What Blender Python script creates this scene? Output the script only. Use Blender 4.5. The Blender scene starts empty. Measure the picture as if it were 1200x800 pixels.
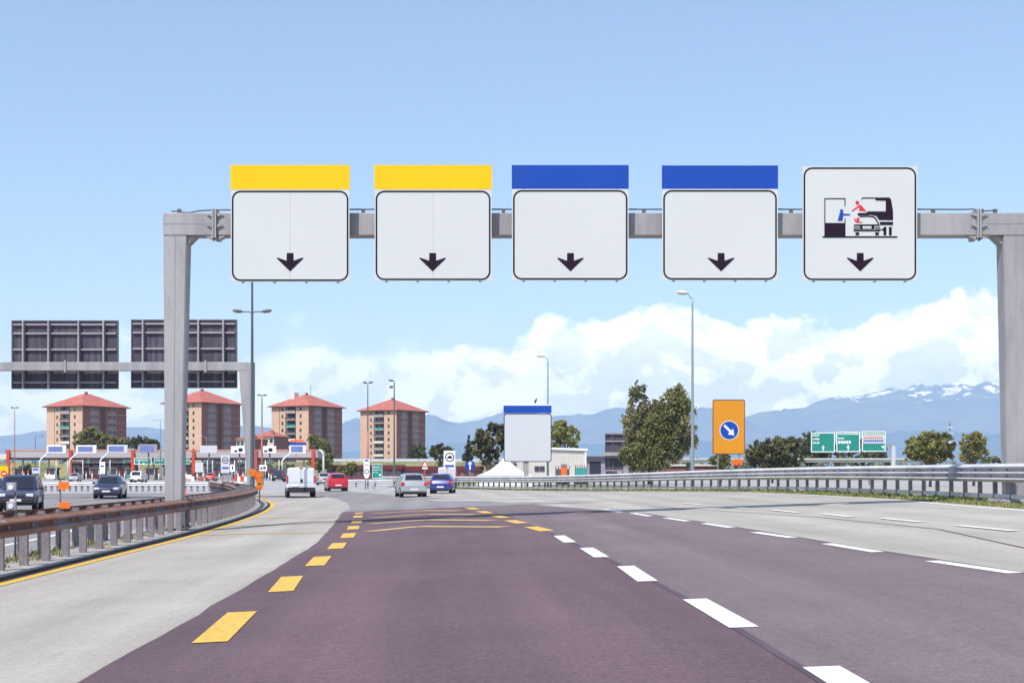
import bpy, bmesh, math, random
from mathutils import Vector, Matrix, noise
R = math.radians
random.seed(11)
sc = bpy.context.scene
col = sc.collection
F = 1667.0; HX, HY, EYE = 600.0, 554.0, 1.45

# ------------------------------------------------------------------ ground shape
ZP = [(-200,-.42),(-60,-.45),(-20,-.45),(-12,-.34),(-7,-.22),(-3,-.07),(1.3,.12),(6.4,.30),(15.4,.62),(18,.62),(26,.30),(45,0),(400,0)]
def _zp(x):
    if x <= ZP[0][0]: return ZP[0][1]
    for (a,za),(b,zb) in zip(ZP, ZP[1:]):
        if x <= b: return za+(zb-za)*(x-a)/(b-a)
    return ZP[-1][1]
def gz(X, Y):
    xp = X+.048*Y
    z = sum(_zp(xp+d) for d in (-2,-1,0,1,2))/5
    t = min(max((Y-55)/85., 0), 1); w = 1-t*t*(3-2*t)
    return z*(.08+.92*w)
def lat(xp, Y): return xp-.048*Y          # lateral offset from the road axis -> X
def W(x, y, D): return Vector(((x-HX)/F*D, D, EYE-(y-HY)/F*D))
def GP(x, y):                              # a point on the ground
    D = F*EYE/max(y-HY, 1)
    for i in range(30):
        D = .5*D+.5*F*(EYE-gz((x-HX)/F*D, D))/max(y-HY, 1)
    return ((x-HX)/F*D, D)
def interp(tab, t):
    if t <= tab[0][0]: return tab[0][1]
    for (a,va),(b,vb) in zip(tab, tab[1:]):
        if t <= b: return va+(vb-va)*(t-a)/(b-a)
    return tab[-1][1]
def sm_interp(tab, t, r):
    return sum(interp(tab, t+d*r) for d in (-1,-.66,-.33,0,.33,.66,1))/7

# ------------------------------------------------------------------ materials
def mat(name, c, rough=.6, metal=0, var=0, scale=3, bump=0, c2=None, spec=.4, detail=6, stretch=None, c2lo=.45, c2hi=.65, fine=0, finescale=80, coat=0, alpha=None):
    m = bpy.data.materials.new(name); m.use_nodes = True
    nt = m.node_tree; n = nt.nodes; l = nt.links; b = n['Principled BSDF']
    b.inputs['Roughness'].default_value = rough; b.inputs['Metallic'].default_value = metal
    b.inputs['Specular IOR Level'].default_value = spec
    b.inputs['Coat Weight'].default_value = coat
    b.inputs['Base Color'].default_value = (*c, 1)
    if var or c2 or bump or fine:
        tc = n.new('ShaderNodeTexCoord'); mp = n.new('ShaderNodeMapping')
        if stretch: mp.inputs['Scale'].default_value = stretch
        geo = n.new('ShaderNodeNewGeometry')
        l.new(geo.outputs['Position'] if not stretch or True else tc.outputs['Object'], mp.inputs['Vector'])
        nz = n.new('ShaderNodeTexNoise'); nz.inputs['Scale'].default_value = scale; nz.inputs['Detail'].default_value = detail
        nz.inputs['Roughness'].default_value = .62
        l.new(mp.outputs['Vector'], nz.inputs['Vector'])
        cur = None
        rgb = n.new('ShaderNodeRGB'); rgb.outputs[0].default_value = (*c, 1); cur = rgb.outputs[0]
        if c2:
            mr = n.new('ShaderNodeMapRange'); mr.inputs['From Min'].default_value = c2lo; mr.inputs['From Max'].default_value = c2hi
            l.new(nz.outputs['Fac'], mr.inputs['Value'])
            mx = n.new('ShaderNodeMix'); mx.data_type = 'RGBA'
            l.new(mr.outputs['Result'], mx.inputs['Factor']); l.new(cur, mx.inputs['A']); mx.inputs['B'].default_value = (*c2, 1)
            cur = mx.outputs['Result']
        if var:
            n2 = n.new('ShaderNodeTexNoise'); n2.inputs['Scale'].default_value = scale*.43; n2.inputs['Detail'].default_value = 5
            l.new(mp.outputs['Vector'], n2.inputs['Vector'])
            mr = n.new('ShaderNodeMapRange'); mr.inputs['From Min'].default_value = .25; mr.inputs['From Max'].default_value = .75
            mr.inputs['To Min'].default_value = 1-var; mr.inputs['To Max'].default_value = 1+var
            l.new(n2.outputs['Fac'], mr.inputs['Value'])
            vm = n.new('ShaderNodeVectorMath'); vm.operation = 'SCALE'
            l.new(cur, vm.inputs[0]); l.new(mr.outputs['Result'], vm.inputs['Scale']); cur = vm.outputs['Vector']
        if fine:
            n3 = n.new('ShaderNodeTexNoise'); n3.inputs['Scale'].default_value = finescale; n3.inputs['Detail'].default_value = 2
            l.new(geo.outputs['Position'], n3.inputs['Vector'])
            mr = n.new('ShaderNodeMapRange'); mr.inputs['From Min'].default_value = .3; mr.inputs['From Max'].default_value = .7
            mr.inputs['To Min'].default_value = 1-fine; mr.inputs['To Max'].default_value = 1+fine
            l.new(n3.outputs['Fac'], mr.inputs['Value'])
            vm = n.new('ShaderNodeVectorMath'); vm.operation = 'SCALE'
            l.new(cur, vm.inputs[0]); l.new(mr.outputs['Result'], vm.inputs['Scale']); cur = vm.outputs['Vector']
        l.new(cur, b.inputs['Base Color'])
        if bump:
            bp = n.new('ShaderNodeBump'); bp.inputs['Strength'].default_value = bump; bp.inputs['Distance'].default_value = .02
            src = n3 if fine else nz
            l.new(src.outputs['Fac'], bp.inputs['Height']); l.new(bp.outputs['Normal'], b.inputs['Normal'])
    return m
def road_mat(name, c, tint, lane_w=3.6, x0=-2.2, fine=.25, streak=.12, cracks=.5):
    """worn pavement: aggregate grain, patches, lengthwise tyre polish and oil, transverse joints"""
    m = mat(name, c, rough=.85, spec=.25)
    nt = m.node_tree; n = nt.nodes; l = nt.links; b = n['Principled BSDF']
    geo = n.new('ShaderNodeNewGeometry')
    sx = n.new('ShaderNodeSeparateXYZ'); l.new(geo.outputs['Position'], sx.inputs[0])
    def math_(op, a, bb=None, c3=None):
        q = n.new('ShaderNodeMath'); q.operation = op
        for i, v in enumerate((a, bb, c3)):
            if v is None: continue
            if isinstance(v, (int, float)): q.inputs[i].default_value = v
            else: l.new(v, q.inputs[i])
        return q.outputs[0]
    xp = math_('ADD', sx.outputs['X'], math_('MULTIPLY', sx.outputs['Y'], .048))
    cb = n.new('ShaderNodeCombineXYZ'); l.new(xp, cb.inputs[0]); l.new(math_('MULTIPLY', sx.outputs['Y'], .045), cb.inputs[1])
    def nz(vec, scale, detail=4, rough=.6):
        q = n.new('ShaderNodeTexNoise'); q.inputs['Scale'].default_value = scale; q.inputs['Detail'].default_value = detail; q.inputs['Roughness'].default_value = rough
        l.new(vec, q.inputs['Vector']); return q.outputs['Fac']
    def remap(v, a, bb, c3, d):
        q = n.new('ShaderNodeMapRange'); q.inputs['From Min'].default_value = a; q.inputs['From Max'].default_value = bb
        q.inputs['To Min'].default_value = c3; q.inputs['To Max'].default_value = d; l.new(v, q.inputs['Value']); return q.outputs['Result']
    f1 = remap(nz(cb.outputs[0], 1.1, 6), .3, .7, 1-streak, 1+streak)
    f2 = remap(nz(geo.outputs['Position'], .35, 5), .3, .7, .93, 1.07)
    f3 = remap(nz(geo.outputs['Position'], 45, 3, .7), .3, .7, 1-fine, 1+fine)
    f4 = remap(nz(geo.outputs['Position'], 9, 4, .7), .3, .7, 1-fine*.35, 1+fine*.35)
    tot = math_('MULTIPLY', math_('MULTIPLY', f1, f2), math_('MULTIPLY', f3, f4))
    f5 = remap(nz(geo.outputs['Position'], 20, 4, .8), .32, .68, 1-fine*.8, 1+fine*.8); tot = math_('MULTIPLY', tot, f5)
    spots = remap(nz(cb.outputs[0], 3.2, 5, .7), .62, .72, 1, .86); tot = math_('MULTIPLY', tot, spots)
    # wheel tracks, polished darker, two per lane
    ph = math_('MULTIPLY', math_('SUBTRACT', xp, x0), 2*math.pi*2/lane_w)
    tr = remap(math_('COSINE', ph), -1, 1, 1.06, .94); tot = math_('MULTIPLY', tot, tr)
    vo = n.new('ShaderNodeTexVoronoi'); vo.feature = 'DISTANCE_TO_EDGE'; vo.inputs['Scale'].default_value = .16
    nd = n.new('ShaderNodeTexNoise'); nd.inputs['Scale'].default_value = .8; nd.inputs['Detail'].default_value = 5; l.new(geo.outputs['Position'], nd.inputs['Vector'])
    va = n.new('ShaderNodeVectorMath'); va.operation = 'MULTIPLY_ADD'; l.new(nd.outputs['Color'], va.inputs[0]); va.inputs[1].default_value = (2.4,2.4,0); l.new(geo.outputs['Position'], va.inputs[2])
    l.new(va.outputs['Vector'], vo.inputs['Vector'])
    cr = remap(vo.outputs['Distance'], 0, .0035, 1-.35*cracks, 1); tot = math_('MULTIPLY', tot, cr)
    rgb = n.new('ShaderNodeRGB'); rgb.outputs[0].default_value = (*c, 1)
    mx = n.new('ShaderNodeMix'); mx.data_type = 'RGBA'; l.new(remap(nz(geo.outputs['Position'], .12, 4), .4, .6, 0, 1), mx.inputs['Factor'])
    l.new(rgb.outputs[0], mx.inputs['A']); mx.inputs['B'].default_value = (*tint, 1)
    vm = n.new('ShaderNodeVectorMath'); vm.operation = 'SCALE'; l.new(mx.outputs['Result'], vm.inputs[0]); l.new(tot, vm.inputs['Scale'])
    l.new(vm.outputs['Vector'], b.inputs['Base Color'])
    bp = n.new('ShaderNodeBump'); bp.inputs['Strength'].default_value = .25; bp.inputs['Distance'].default_value = .01
    l.new(f3, bp.inputs['Height']); l.new(bp.outputs['Normal'], b.inputs['Normal'])
    return m
def glass_mat(name, c, rough=.06):
    m = mat(name, c, rough=rough, spec=.8); return m

M = {}
M['concrete'] = road_mat('pale worn pavement', (.325,.296,.268), (.352,.322,.292), lane_w=3.8, x0=-6.0, fine=.16, streak=.11, cracks=.45)
M['asphalt'] = road_mat('dark aubergine asphalt', (.112,.071,.086), (.126,.082,.097), lane_w=4.6, x0=-2.2, fine=.26, streak=.15, cracks=.35)
M['asphalt_right'] = road_mat('grey purple asphalt', (.150,.113,.124), (.165,.127,.136), lane_w=3.6, x0=2.8, fine=.24, streak=.15, cracks=.35)
M['asphalt_grey'] = road_mat('grey asphalt', (.23,.212,.215), (.205,.19,.195), fine=.15)
M['asphalt_far'] = road_mat('plaza pavement', (.36,.345,.34), (.31,.30,.305), fine=.1)
M['tar'] = mat('tar seam', (.085,.058,.075), rough=.7, var=.2, scale=2)
M['white_line'] = mat('white road paint', (.68,.68,.66), rough=.6, c2=(.34,.29,.31), scale=13, detail=10, c2lo=.56, c2hi=.70, fine=.10, finescale=40)
M['yellow_line'] = mat('yellow road paint', (.62,.39,.055), rough=.6, c2=(.26,.18,.11), scale=11, detail=10, c2lo=.54, c2hi=.70, fine=.14, finescale=40)
M['yellow_worn'] = mat('worn yellow road paint', (.56,.38,.13), rough=.7, c2=(.36,.27,.17), scale=5, c2lo=.42, c2hi=.62, fine=.15)
M['kerb'] = mat('kerb stone', (.33,.31,.30), rough=.9, var=.2, scale=5, c2=(.16,.14,.13), c2lo=.5, c2hi=.7, fine=.2, finescale=30)
M['gutter'] = mat('near black gutter', (.045,.035,.035), rough=.9, var=.3, scale=3)  # near black, for the kerb foot and the kerb's road-side face
M['galv'] = mat('galvanised steel', (.34,.325,.335), rough=.55, metal=.15, var=.10, scale=1.6, c2=(.27,.255,.27), c2lo=.42, c2hi=.62, stretch=(1,1,.22), fine=.07, finescale=22)
M['galv_bright'] = mat('bright galvanised rail', (.58,.57,.59), rough=.5, metal=.1, var=.10, scale=1.2, c2=(.44,.42,.45), c2lo=.45, c2hi=.7, fine=.05, finescale=20)
M['rail_dirty'] = mat('dirty guard rail steel', (.20,.165,.19), rough=.6, metal=.15, var=.2, scale=1.4, c2=(.22,.09,.055), c2lo=.43, c2hi=.56, fine=.12, finescale=14)
M['rust'] = mat('rusty rail edge', (.24,.105,.065), rough=.8, var=.25, scale=3, c2=(.33,.24,.21), c2lo=.54, c2hi=.68, fine=.2, finescale=18)
M['post'] = mat('guard rail post steel', (.20,.175,.195), rough=.6, metal=.1, var=.2, scale=2.5, c2=(.19,.13,.12), c2lo=.55, c2hi=.72, fine=.12, finescale=15)
M['steel_dark'] = mat('dark steel', (.10,.09,.11), rough=.6, var=.1, scale=3)
M['panel'] = mat('sign sheet white', (.545,.555,.555), rough=.45, var=.018, scale=1.2, spec=.4)
M['panel_grey'] = mat('sign sheet pale grey', (.52,.525,.56), rough=.4, var=.02, scale=1.0)
M['ink'] = mat('sign black film', (.016,.006,.02), rough=.7, spec=.15)
M['sign_yellow'] = mat('sign yellow film', (.86,.47,.003), rough=.6, spec=.2, var=.02)
M['sign_blue'] = mat('sign blue film', (.008,.058,.35), rough=.6, spec=.2, var=.03)
M['sign_red'] = mat('sign red film', (.62,.02,.03), rough=.4)
M['sign_green'] = mat('sign green film', (.008,.22,.17), rough=.45, var=.05)
M['sign_orange'] = mat('sign orange sheet', (.60,.235,.006), rough=.5, var=.04, scale=2)
M['orange'] = mat('orange plastic', (.85,.14,.01), rough=.5, var=.1)
M['amber'] = mat('amber lamp lens', (.62,.15,.008), rough=.25, var=.15, scale=6)
M['board_back'] = mat('sign board back', (.055,.045,.068), rough=.6, var=.12, scale=1.5, c2=(.10,.085,.115), c2lo=.5, c2hi=.6, stretch=(3,1,.15))
M['rib_back'] = mat('sign rib', (.30,.25,.30), rough=.6, var=.1)
M['cream'] = mat('pale brick', (.60,.395,.295), rough=.9, var=.06, scale=.6, fine=.1, finescale=4)
M['brick'] = mat('dark red brick', (.25,.105,.105), rough=.9, var=.08, scale=.7, fine=.12, finescale=4)
M['brick_recess'] = mat('deep brick', (.13,.05,.055), rough=.9, var=.08, scale=.7)
M['rooftile'] = mat('terracotta roof tile', (.42,.125,.095), rough=.85, var=.14, scale=.6, c2=(.33,.10,.08), c2lo=.45, c2hi=.6, stretch=(1,1,4), fine=.12, finescale=3)
M['bay'] = mat('lavender grey panel', (.30,.22,.27), rough=.85, var=.08, scale=.7)
M['render_white'] = mat('off white plaster', (.66,.61,.55), rough=.9, var=.06, scale=.5)
M['window'] = mat('window glass', (.035,.04,.06), rough=.12, spec=.7, var=.4, scale=.4)
M['teal'] = mat('teal cladding', (.04,.28,.25), rough=.6, var=.1)
M['red_steel'] = mat('red painted steel', (.55,.06,.03), rough=.5, var=.12, scale=1)
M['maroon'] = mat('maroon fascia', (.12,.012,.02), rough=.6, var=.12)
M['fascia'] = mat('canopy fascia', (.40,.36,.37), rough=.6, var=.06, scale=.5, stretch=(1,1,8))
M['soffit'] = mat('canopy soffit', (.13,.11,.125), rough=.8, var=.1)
M['orange_trim'] = mat('faded orange trim', (.66,.28,.17), rough=.6)
M['white_paint'] = mat('white painted metal', (.74,.74,.73), rough=.5, var=.05, scale=1)
M['screen'] = mat('sign screen', (.14,.18,.40), rough=.3, var=.1, scale=2)
M['beige'] = mat('beige corrugated sheet', (.60,.57,.52), rough=.6, var=.06, scale=1)
M['tent'] = mat('white tent cloth', (.70,.70,.70), rough=.8)
M['leafA'] = mat('leaf mid', (.21,.215,.075), rough=.7, var=.4, scale=.9, spec=.2)
M['leafB'] = mat('leaf light', (.36,.345,.12), rough=.7, var=.3, scale=.9, spec=.2)
M['leafC'] = mat('leaf dark', (.09,.092,.055), rough=.75, var=.35, scale=.9, spec=.15)
M['leafD'] = mat('leaf olive', (.31,.275,.14), rough=.7, var=.3, scale=.9, spec=.2)
for k_ in 'ABCD':
    nt_ = M['leaf'+k_].node_tree; b_ = nt_.nodes['Principled BSDF']; o_ = nt_.nodes['Material Output']
    tr_ = nt_.nodes.new('ShaderNodeBsdfTranslucent'); mx_ = nt_.nodes.new('ShaderNodeMixShader'); mx_.inputs[0].default_value = .35
    if b_.inputs['Base Color'].links: nt_.links.new(b_.inputs['Base Color'].links[0].from_socket, tr_.inputs['Color'])
    nt_.links.new(b_.outputs[0], mx_.inputs[1]); nt_.links.new(tr_.outputs[0], mx_.inputs[2]); nt_.links.new(mx_.outputs[0], o_.inputs['Surface'])
M['bark'] = mat('bark', (.10,.075,.06), rough=.95, var=.3, scale=4)
M['grass'] = mat('roadside grass', (.12,.14,.045), rough=.95, var=.25, scale=.5, c2=(.24,.20,.09), c2lo=.45, c2hi=.62, fine=.25, finescale=12)
M['grass_dry'] = mat('dry bank grass', (.135,.15,.055), rough=.95, var=.2, scale=.12, c2=(.24,.21,.09), c2lo=.45, c2hi=.6, fine=.3, finescale=1.2)
M['blade'] = mat('grass blade', (.11,.17,.035), rough=.8, var=.3, scale=1)
M['blade_dry'] = mat('dry blade', (.33,.27,.13), rough=.8, var=.2, scale=1)
M['tyre'] = mat('tyre rubber', (.02,.018,.02), rough=.85)
M['rim'] = mat('alloy rim', (.42,.42,.44), rough=.35, metal=.6)
M['auto_glass'] = mat('car glass', (.016,.016,.026), rough=.08, spec=.7)
M['silver'] = mat('silver car paint', (.36,.38,.40), rough=.3, metal=.35, coat=.5)
M['blue_car'] = mat('blue car paint', (.008,.022,.19), rough=.3, coat=.8)
M['red_car'] = mat('red car paint', (.42,.008,.02), rough=.3, coat=.8)
M['navy'] = mat('navy car paint', (.018,.020,.065), rough=.28, coat=.8)
M['van_white'] = mat('white van paint', (.62,.65,.70), rough=.35, coat=.6)
M['black_plastic'] = mat('black plastic', (.022,.018,.024), rough=.6)
M['tail_lamp'] = mat('red tail lamp', (.55,.01,.02), rough=.15, spec=.8)
M['head_lamp'] = mat('clear head lamp', (.72,.75,.80), rough=.1, spec=.8, metal=.3)
M['plate'] = mat('number plate', (.7,.7,.69), rough=.5)
M['grey_pole'] = mat('grey lamp pole', (.26,.30,.33), rough=.45, metal=.2, var=.06, scale=1)
M['dark_pole'] = mat('dark green grey pole', (.085,.10,.11), rough=.5, var=.1, scale=1)
M['rusty_pole'] = mat('rust red pole', (.36,.13,.10), rough=.6, var=.1)
M['lamp_head'] = mat('lamp housing', (.58,.55,.50), rough=.5, var=.1)
M['lamp_dark'] = mat('dark lamp housing', (.14,.13,.14), rough=.5)
M['lens'] = mat('lamp lens', (.55,.52,.48), rough=.15)
M['feather'] = mat('dark feathers', (.03,.025,.03), rough=.8)
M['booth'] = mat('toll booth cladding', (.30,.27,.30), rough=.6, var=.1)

# ------------------------------------------------------------------ object helpers
def tag(o, label=None, cat=None, group=None, kind=None):
    if label: o['label'] = label
    if cat: o['category'] = cat
    if group: o['group'] = group
    if kind: o['kind'] = kind
    return o
def empty(name, loc=(0,0,0), rz=0, label=None, cat=None, group=None):
    o = bpy.data.objects.new(name, None); col.objects.link(o)
    o.empty_display_size = .3
    o.location = loc; o.rotation_euler = (0,0,rz)
    return tag(o, label, cat, group)
def kids(o): return [c for c in bpy.data.objects if c.parent == o]
def copy_tree(o, parent=None):
    c = o.copy(); col.objects.link(c); c.parent = parent
    for ch in kids(o): copy_tree(ch, c)
    return c
class MB:
    def __init__(s): s.bm = bmesh.new(); s.mi = 0
    def face(s, pts):
        vs = [s.bm.verts.new(p) for p in pts]
        try:
            f = s.bm.faces.new(vs); f.material_index = s.mi; return f
        except Exception: return None
    def hull8(s, c):        # 8 corners: bottom 4 ccw, top 4 ccw
        v = [s.bm.verts.new(p) for p in c]
        for q in ((3,2,1,0),(4,5,6,7),(0,1,5,4),(1,2,6,5),(2,3,7,6),(3,0,4,7)):
            f = s.bm.faces.new([v[i] for i in q]); f.material_index = s.mi
        return s
    def box(s, x0, x1, y0, y1, z0, z1, bev=0):
        c = [(x0,y0,z0),(x1,y0,z0),(x1,y1,z0),(x0,y1,z0),(x0,y0,z1),(x1,y0,z1),(x1,y1,z1),(x0,y1,z1)]
        if not bev: return s.hull8(c)
        t = bmesh.new(); v = [t.verts.new(p) for p in c]
        for q in ((3,2,1,0),(4,5,6,7),(0,1,5,4),(1,2,6,5),(2,3,7,6),(3,0,4,7)): t.faces.new([v[i] for i in q])
        bmesh.ops.bevel(t, geom=list(t.edges), offset=bev, segments=2, affect='EDGES', profile=.5)
        mp = {}
        for a in t.verts: mp[a] = s.bm.verts.new(a.co)
        for f in t.faces:
            g = s.bm.faces.new([mp[a] for a in f.verts]); g.material_index = s.mi; g.smooth = False
        t.free(); return s
    def tube(s, pts, r, n=8, cap=True, smooth=True):
        pts = [Vector(p) for p in pts]
        rs = r if isinstance(r, (list, tuple)) else [r]*len(pts)
        rings = []
        for i, p in enumerate(pts):
            a = pts[max(i-1,0)]; b = pts[min(i+1,len(pts)-1)]; d = (b-a).normalized()
            u = d.cross(Vector((0,0,1)))
            if u.length < .05: u = d.cross(Vector((0,1,0)))
            u.normalize(); v = d.cross(u).normalized()
            rings.append([s.bm.verts.new(p+(u*math.cos(2*math.pi*k/n)+v*math.sin(2*math.pi*k/n))*rs[i]) for k in range(n)])
        for a, b in zip(rings, rings[1:]):
            for k in range(n):
                f = s.bm.faces.new((a[k], a[(k+1)%n], b[(k+1)%n], b[k])); f.smooth = smooth; f.material_index = s.mi
        if cap:
            for q in (rings[0], rings[-1][::-1]):
                f = s.bm.faces.new(q); f.material_index = s.mi
        return s
    def prism(s, poly, y0, y1):          # poly in (x,z), extruded along y
        a = [s.bm.verts.new((x,y0,z)) for x,z in poly]; b = [s.bm.verts.new((x,y1,z)) for x,z in poly]
        n = len(poly)
        for q in (a, b[::-1]):
            f = s.bm.faces.new(q); f.material_index = s.mi
        for k in range(n):
            f = s.bm.faces.new((a[(k+1)%n], a[k], b[k], b[(k+1)%n])); f.material_index = s.mi
        return s
    def ring(s, outer, inner, y0, y1):   # frame between two equal-length outlines
        n = len(outer)
        A = [[s.bm.verts.new((x,y,z)) for x,z in P] for P in (outer, inner) for y in (y0, y1)]
        o0,o1,i0,i1 = A
        for k in range(n):
            j = (k+1)%n
            for q in ((o0[k],o0[j],i0[j],i0[k]),(o1[j],o1[k],i1[k],i1[j]),(o0[j],o0[k],o1[k],o1[j]),(i0[k],i0[j],i1[j],i1[k])):
                f = s.bm.faces.new(q); f.material_index = s.mi
        return s
    def disc(s, cx, cz, r, y0, y1, n=24): return s.prism([(cx+r*math.cos(2*math.pi*k/n), cz+r*math.sin(2*math.pi*k/n)) for k in range(n)], y0, y1)
    def sweep(s, path, prof, closed=True, smooth=False, seg_mi=None):
        """path: 3D points; prof: (lateral, up) offsets, lateral measured to the right of travel"""
        rings = []
        for i, p in enumerate(path):
            a = path[max(i-1,0)]; b = path[min(i+1,len(path)-1)]
            d = Vector((b[0]-a[0], b[1]-a[1], 0)).normalized(); rt = Vector((d.y, -d.x, 0))
            rings.append([s.bm.verts.new(Vector(p)+rt*u+Vector((0,0,v))) for u, v in prof])
        n = len(prof)
        for a, b in zip(rings, rings[1:]):
            for k in range(n if closed else n-1):
                f = s.bm.faces.new((a[k], b[k], b[(k+1)%n], a[(k+1)%n])); f.smooth = smooth
                f.material_index = seg_mi(k) if seg_mi else s.mi
        if closed:
            for q in (rings[0], rings[-1][::-1]): s.bm.faces.new(q).material_index = s.mi
        return s
    def build(s, name, mats, parent=None, label=None, loc=None, rot=None):
        bmesh.ops.recalc_face_normals(s.bm, faces=list(s.bm.faces))
        me = bpy.data.meshes.new(name); s.bm.to_mesh(me); s.bm.free()
        for m in (mats if isinstance(mats, (list, tuple)) else [mats]): me.materials.append(M[m])
        o = bpy.data.objects.new(name, me); col.objects.link(o); o.parent = parent
        if loc: o.location = loc
        if rot: o.rotation_euler = rot
        if label: o['label'] = label
        return o
def rrect(x0, z0, x1, z1, r, n=5):
    pts = []
    for cx, cz, a0 in ((x1-r,z1-r,0),(x0+r,z1-r,90),(x0+r,z0+r,180),(x1-r,z0+r,270)):
        for k in range(n+1):
            a = R(a0+90*k/n); pts.append((cx+r*math.cos(a), cz+r*math.sin(a)))
    return pts
def structure(o): o['kind'] = 'structure'; return o

# ------------------------------------------------------------------ ground, roads
def grid_sheet(name, m, xs, ys, dz=0, zf=gz):
    me = bpy.data.meshes.new(name)
    vs = [(x, y, zf(x, y)+dz) for y in ys for x in xs]
    nx = len(xs); fs = [(j*nx+i, j*nx+i+1, (j+1)*nx+i+1, (j+1)*nx+i) for j in range(len(ys)-1) for i in range(nx-1)]
    me.from_pydata(vs, [], fs); me.materials.append(M[m])
    for p in me.polygons: p.use_smooth = True
    o = bpy.data.objects.new(name, me); col.objects.link(o); return structure(o)
def band(name, m, left, right, y0, y1, dz, cell=1.0, r=0, raise_=None, parent=None):
    """sheet between left(Y) and right(Y) (X values) following the ground"""
    me = bpy.data.meshes.new(name); vs = []; fs = []
    ys = []; y = y0
    while y < y1-1e-6:
        ys.append(y); y += cell*(1 if y < 60 else 2 if y < 150 else 8)
    ys.append(y1)
    wmax = max(right(y)-left(y) for y in ys); nx = max(1, int(math.ceil(wmax/(cell*1.0))))
    for y in ys:
        a, b = left(y), right(y)
        for i in range(nx+1):
            x = a+(b-a)*i/nx; vs.append((x, y, gz(x, y)+dz))
    n1 = nx+1
    for j in range(len(ys)-1):
        for i in range(nx): fs.append((j*n1+i, j*n1+i+1, (j+1)*n1+i+1, (j+1)*n1+i))
    me.from_pydata(vs, [], fs); me.materials.append(M[m])
    for p in me.polygons: p.use_smooth = True
    o = bpy.data.objects.new(name, me); col.objects.link(o); o.parent = parent
    return structure(o)
def quad_marks(name, m, quads, dz):
    """painted marks: each quad given by ground corners [(X,Y)x4]; subdivided lengthwise"""
    me = bpy.data.meshes.new(name); vs = []; fs = []
    for q in quads:
        a, b, c, d = [Vector(p) for p in q]; n = max(2, int(max((d-a).length, (b-a).length)/.6)); k = 3
        base = len(vs)
        for j in range(n+1):
            p, r_ = a.lerp(d, j/n), b.lerp(c, j/n)
            for i in range(k+1):
                t = p.lerp(r_, i/k); vs.append((t.x, t.y, gz(t.x, t.y)+dz))
        for j in range(n):
            for i in range(k): fs.append((base+j*(k+1)+i, base+j*(k+1)+i+1, base+(j+1)*(k+1)+i+1, base+(j+1)*(k+1)+i))
    me.from_pydata(vs, [], fs); me.materials.append(M[m])
    o = bpy.data.objects.new(name, me); col.objects.link(o); return structure(o)

def frange(a, b, s):
    o = []; x = a
    while x < b-1e-6: o.append(x); x += s
    o.append(b); return o
RAIL_R = [(10,14.2),(25,15.0),(38,15.6),(47,16.3),(60,16.0),(68,15.6),(80,13.8),(93.6,11.2),(110,7.6),(132,1.4),(150,-5),(170,-14)]
def railR(Y): return sm_interp(RAIL_R, Y, 5)
RAIL_L = [(5,-7.1),(38,-7.15),(48,-7.5),(57,-8.0),(66,-8.8),(75,-9.8),(85,-11.4),(95,-13.3),(110,-16.8),(125,-21)]
def railL(Y): return sm_interp(RAIL_L, Y, 4)
def kerbL(Y): return railL(Y)+.34+.31*min(max((Y-55)/25,0),1)
xs = [-9000,-3000,-1000,-400,-200,-120]+frange(-80,60,2)+[80,120,200,400,1000,3000,9000]
ys = [-300,-80,-30]+frange(-10,160,2)+[180,220,280,340,500,900,2000,4000,8500]
grid_sheet('ground', 'grass_dry', xs, ys, -.06)
edge = lambda Y: lat(railR(min(Y,165))-1.25, Y) if Y < 165 else 60.
band('road', 'concrete', lambda Y: lat(kerbL(Y), Y), edge, -12, 112, 0)
band('opposite_carriageway', 'asphalt_grey', lambda Y: -75., lambda Y: lat(kerbL(Y)-1.9, Y), -12, 112, 0, cell=2)
band('toll_plaza_pavement', 'asphalt_far', lambda Y: -105., lambda Y: (edge(Y) if Y < 150 else edge(150)+(Y-150)*.1), 112, 345, 0, cell=2)
grid_sheet('verge', 'grass', [0,1,2,3,4,6,8,10], [0,1], 0).name = 'tmp'
bpy.data.objects.remove(bpy.data.objects['tmp'])
band('verge', 'grass', lambda Y: edge(Y)-.05, lambda Y: edge(Y)+30, 5, 150, -.012, cell=1)

band('side_pavement', 'concrete', lambda Y: lat(24, Y), lambda Y: lat(90, Y), 55, 165, .004, cell=2)
band('far_side_pavement', 'asphalt_far', lambda Y: lat(10, Y), lambda Y: lat(110, Y), 165.1, 290, .004, cell=2)
band('side_road', 'concrete', lambda Y: lat(railR(Y)+3, Y), lambda Y: lat(railR(Y)+15, Y), 10, 165, .004, cell=2)
def pts(*p): return sorted([GP(x, y) for x, y in p], key=lambda q: q[1])
dl = pts((-330,1090),(91,800),(206.5,735),(304.5,677),(367.5,639),(388.5,618),(401,600))
dl = [(y, x) for x, y in dl]
dr = pts((2300,860),(1610,740),(1200,671),(1017,643),(885,621),(760,602),(660,594),(600,589.5))
dr = [(y, x) for x, y in dr]
dtop = dl[-1][0]
def leftA(Y): return interp(dl, Y) if Y >= dl[0][0] else dl[0][1]+(dl[0][0]-Y)*.12
_la = leftA
def leftA(Y): return _la(Y)+.045*noise.noise(Vector((Y*2.3,0,0)))+.03*noise.noise(Vector((Y*.6,4,0)))
def rightA(Y): return interp(dr, Y) if Y >= dr[0][0] else dr[0][1]
band('dark_asphalt_lanes', 'asphalt', leftA, rightA, 2, dtop, .008)
sm = sorted([(y, x) for x, y in pts((1320,1060),(1010,840),(960,797),(820,710),(740,668),(680,640),(645,624),(600,605),(570,598),(545,594))])
band('right_asphalt_lane', 'asphalt_right', lambda Y: interp(sm, Y) if Y > sm[0][0] else sm[0][1]-(sm[0][0]-Y)*.1, rightA, 2, dtop-.5, .010)
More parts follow.
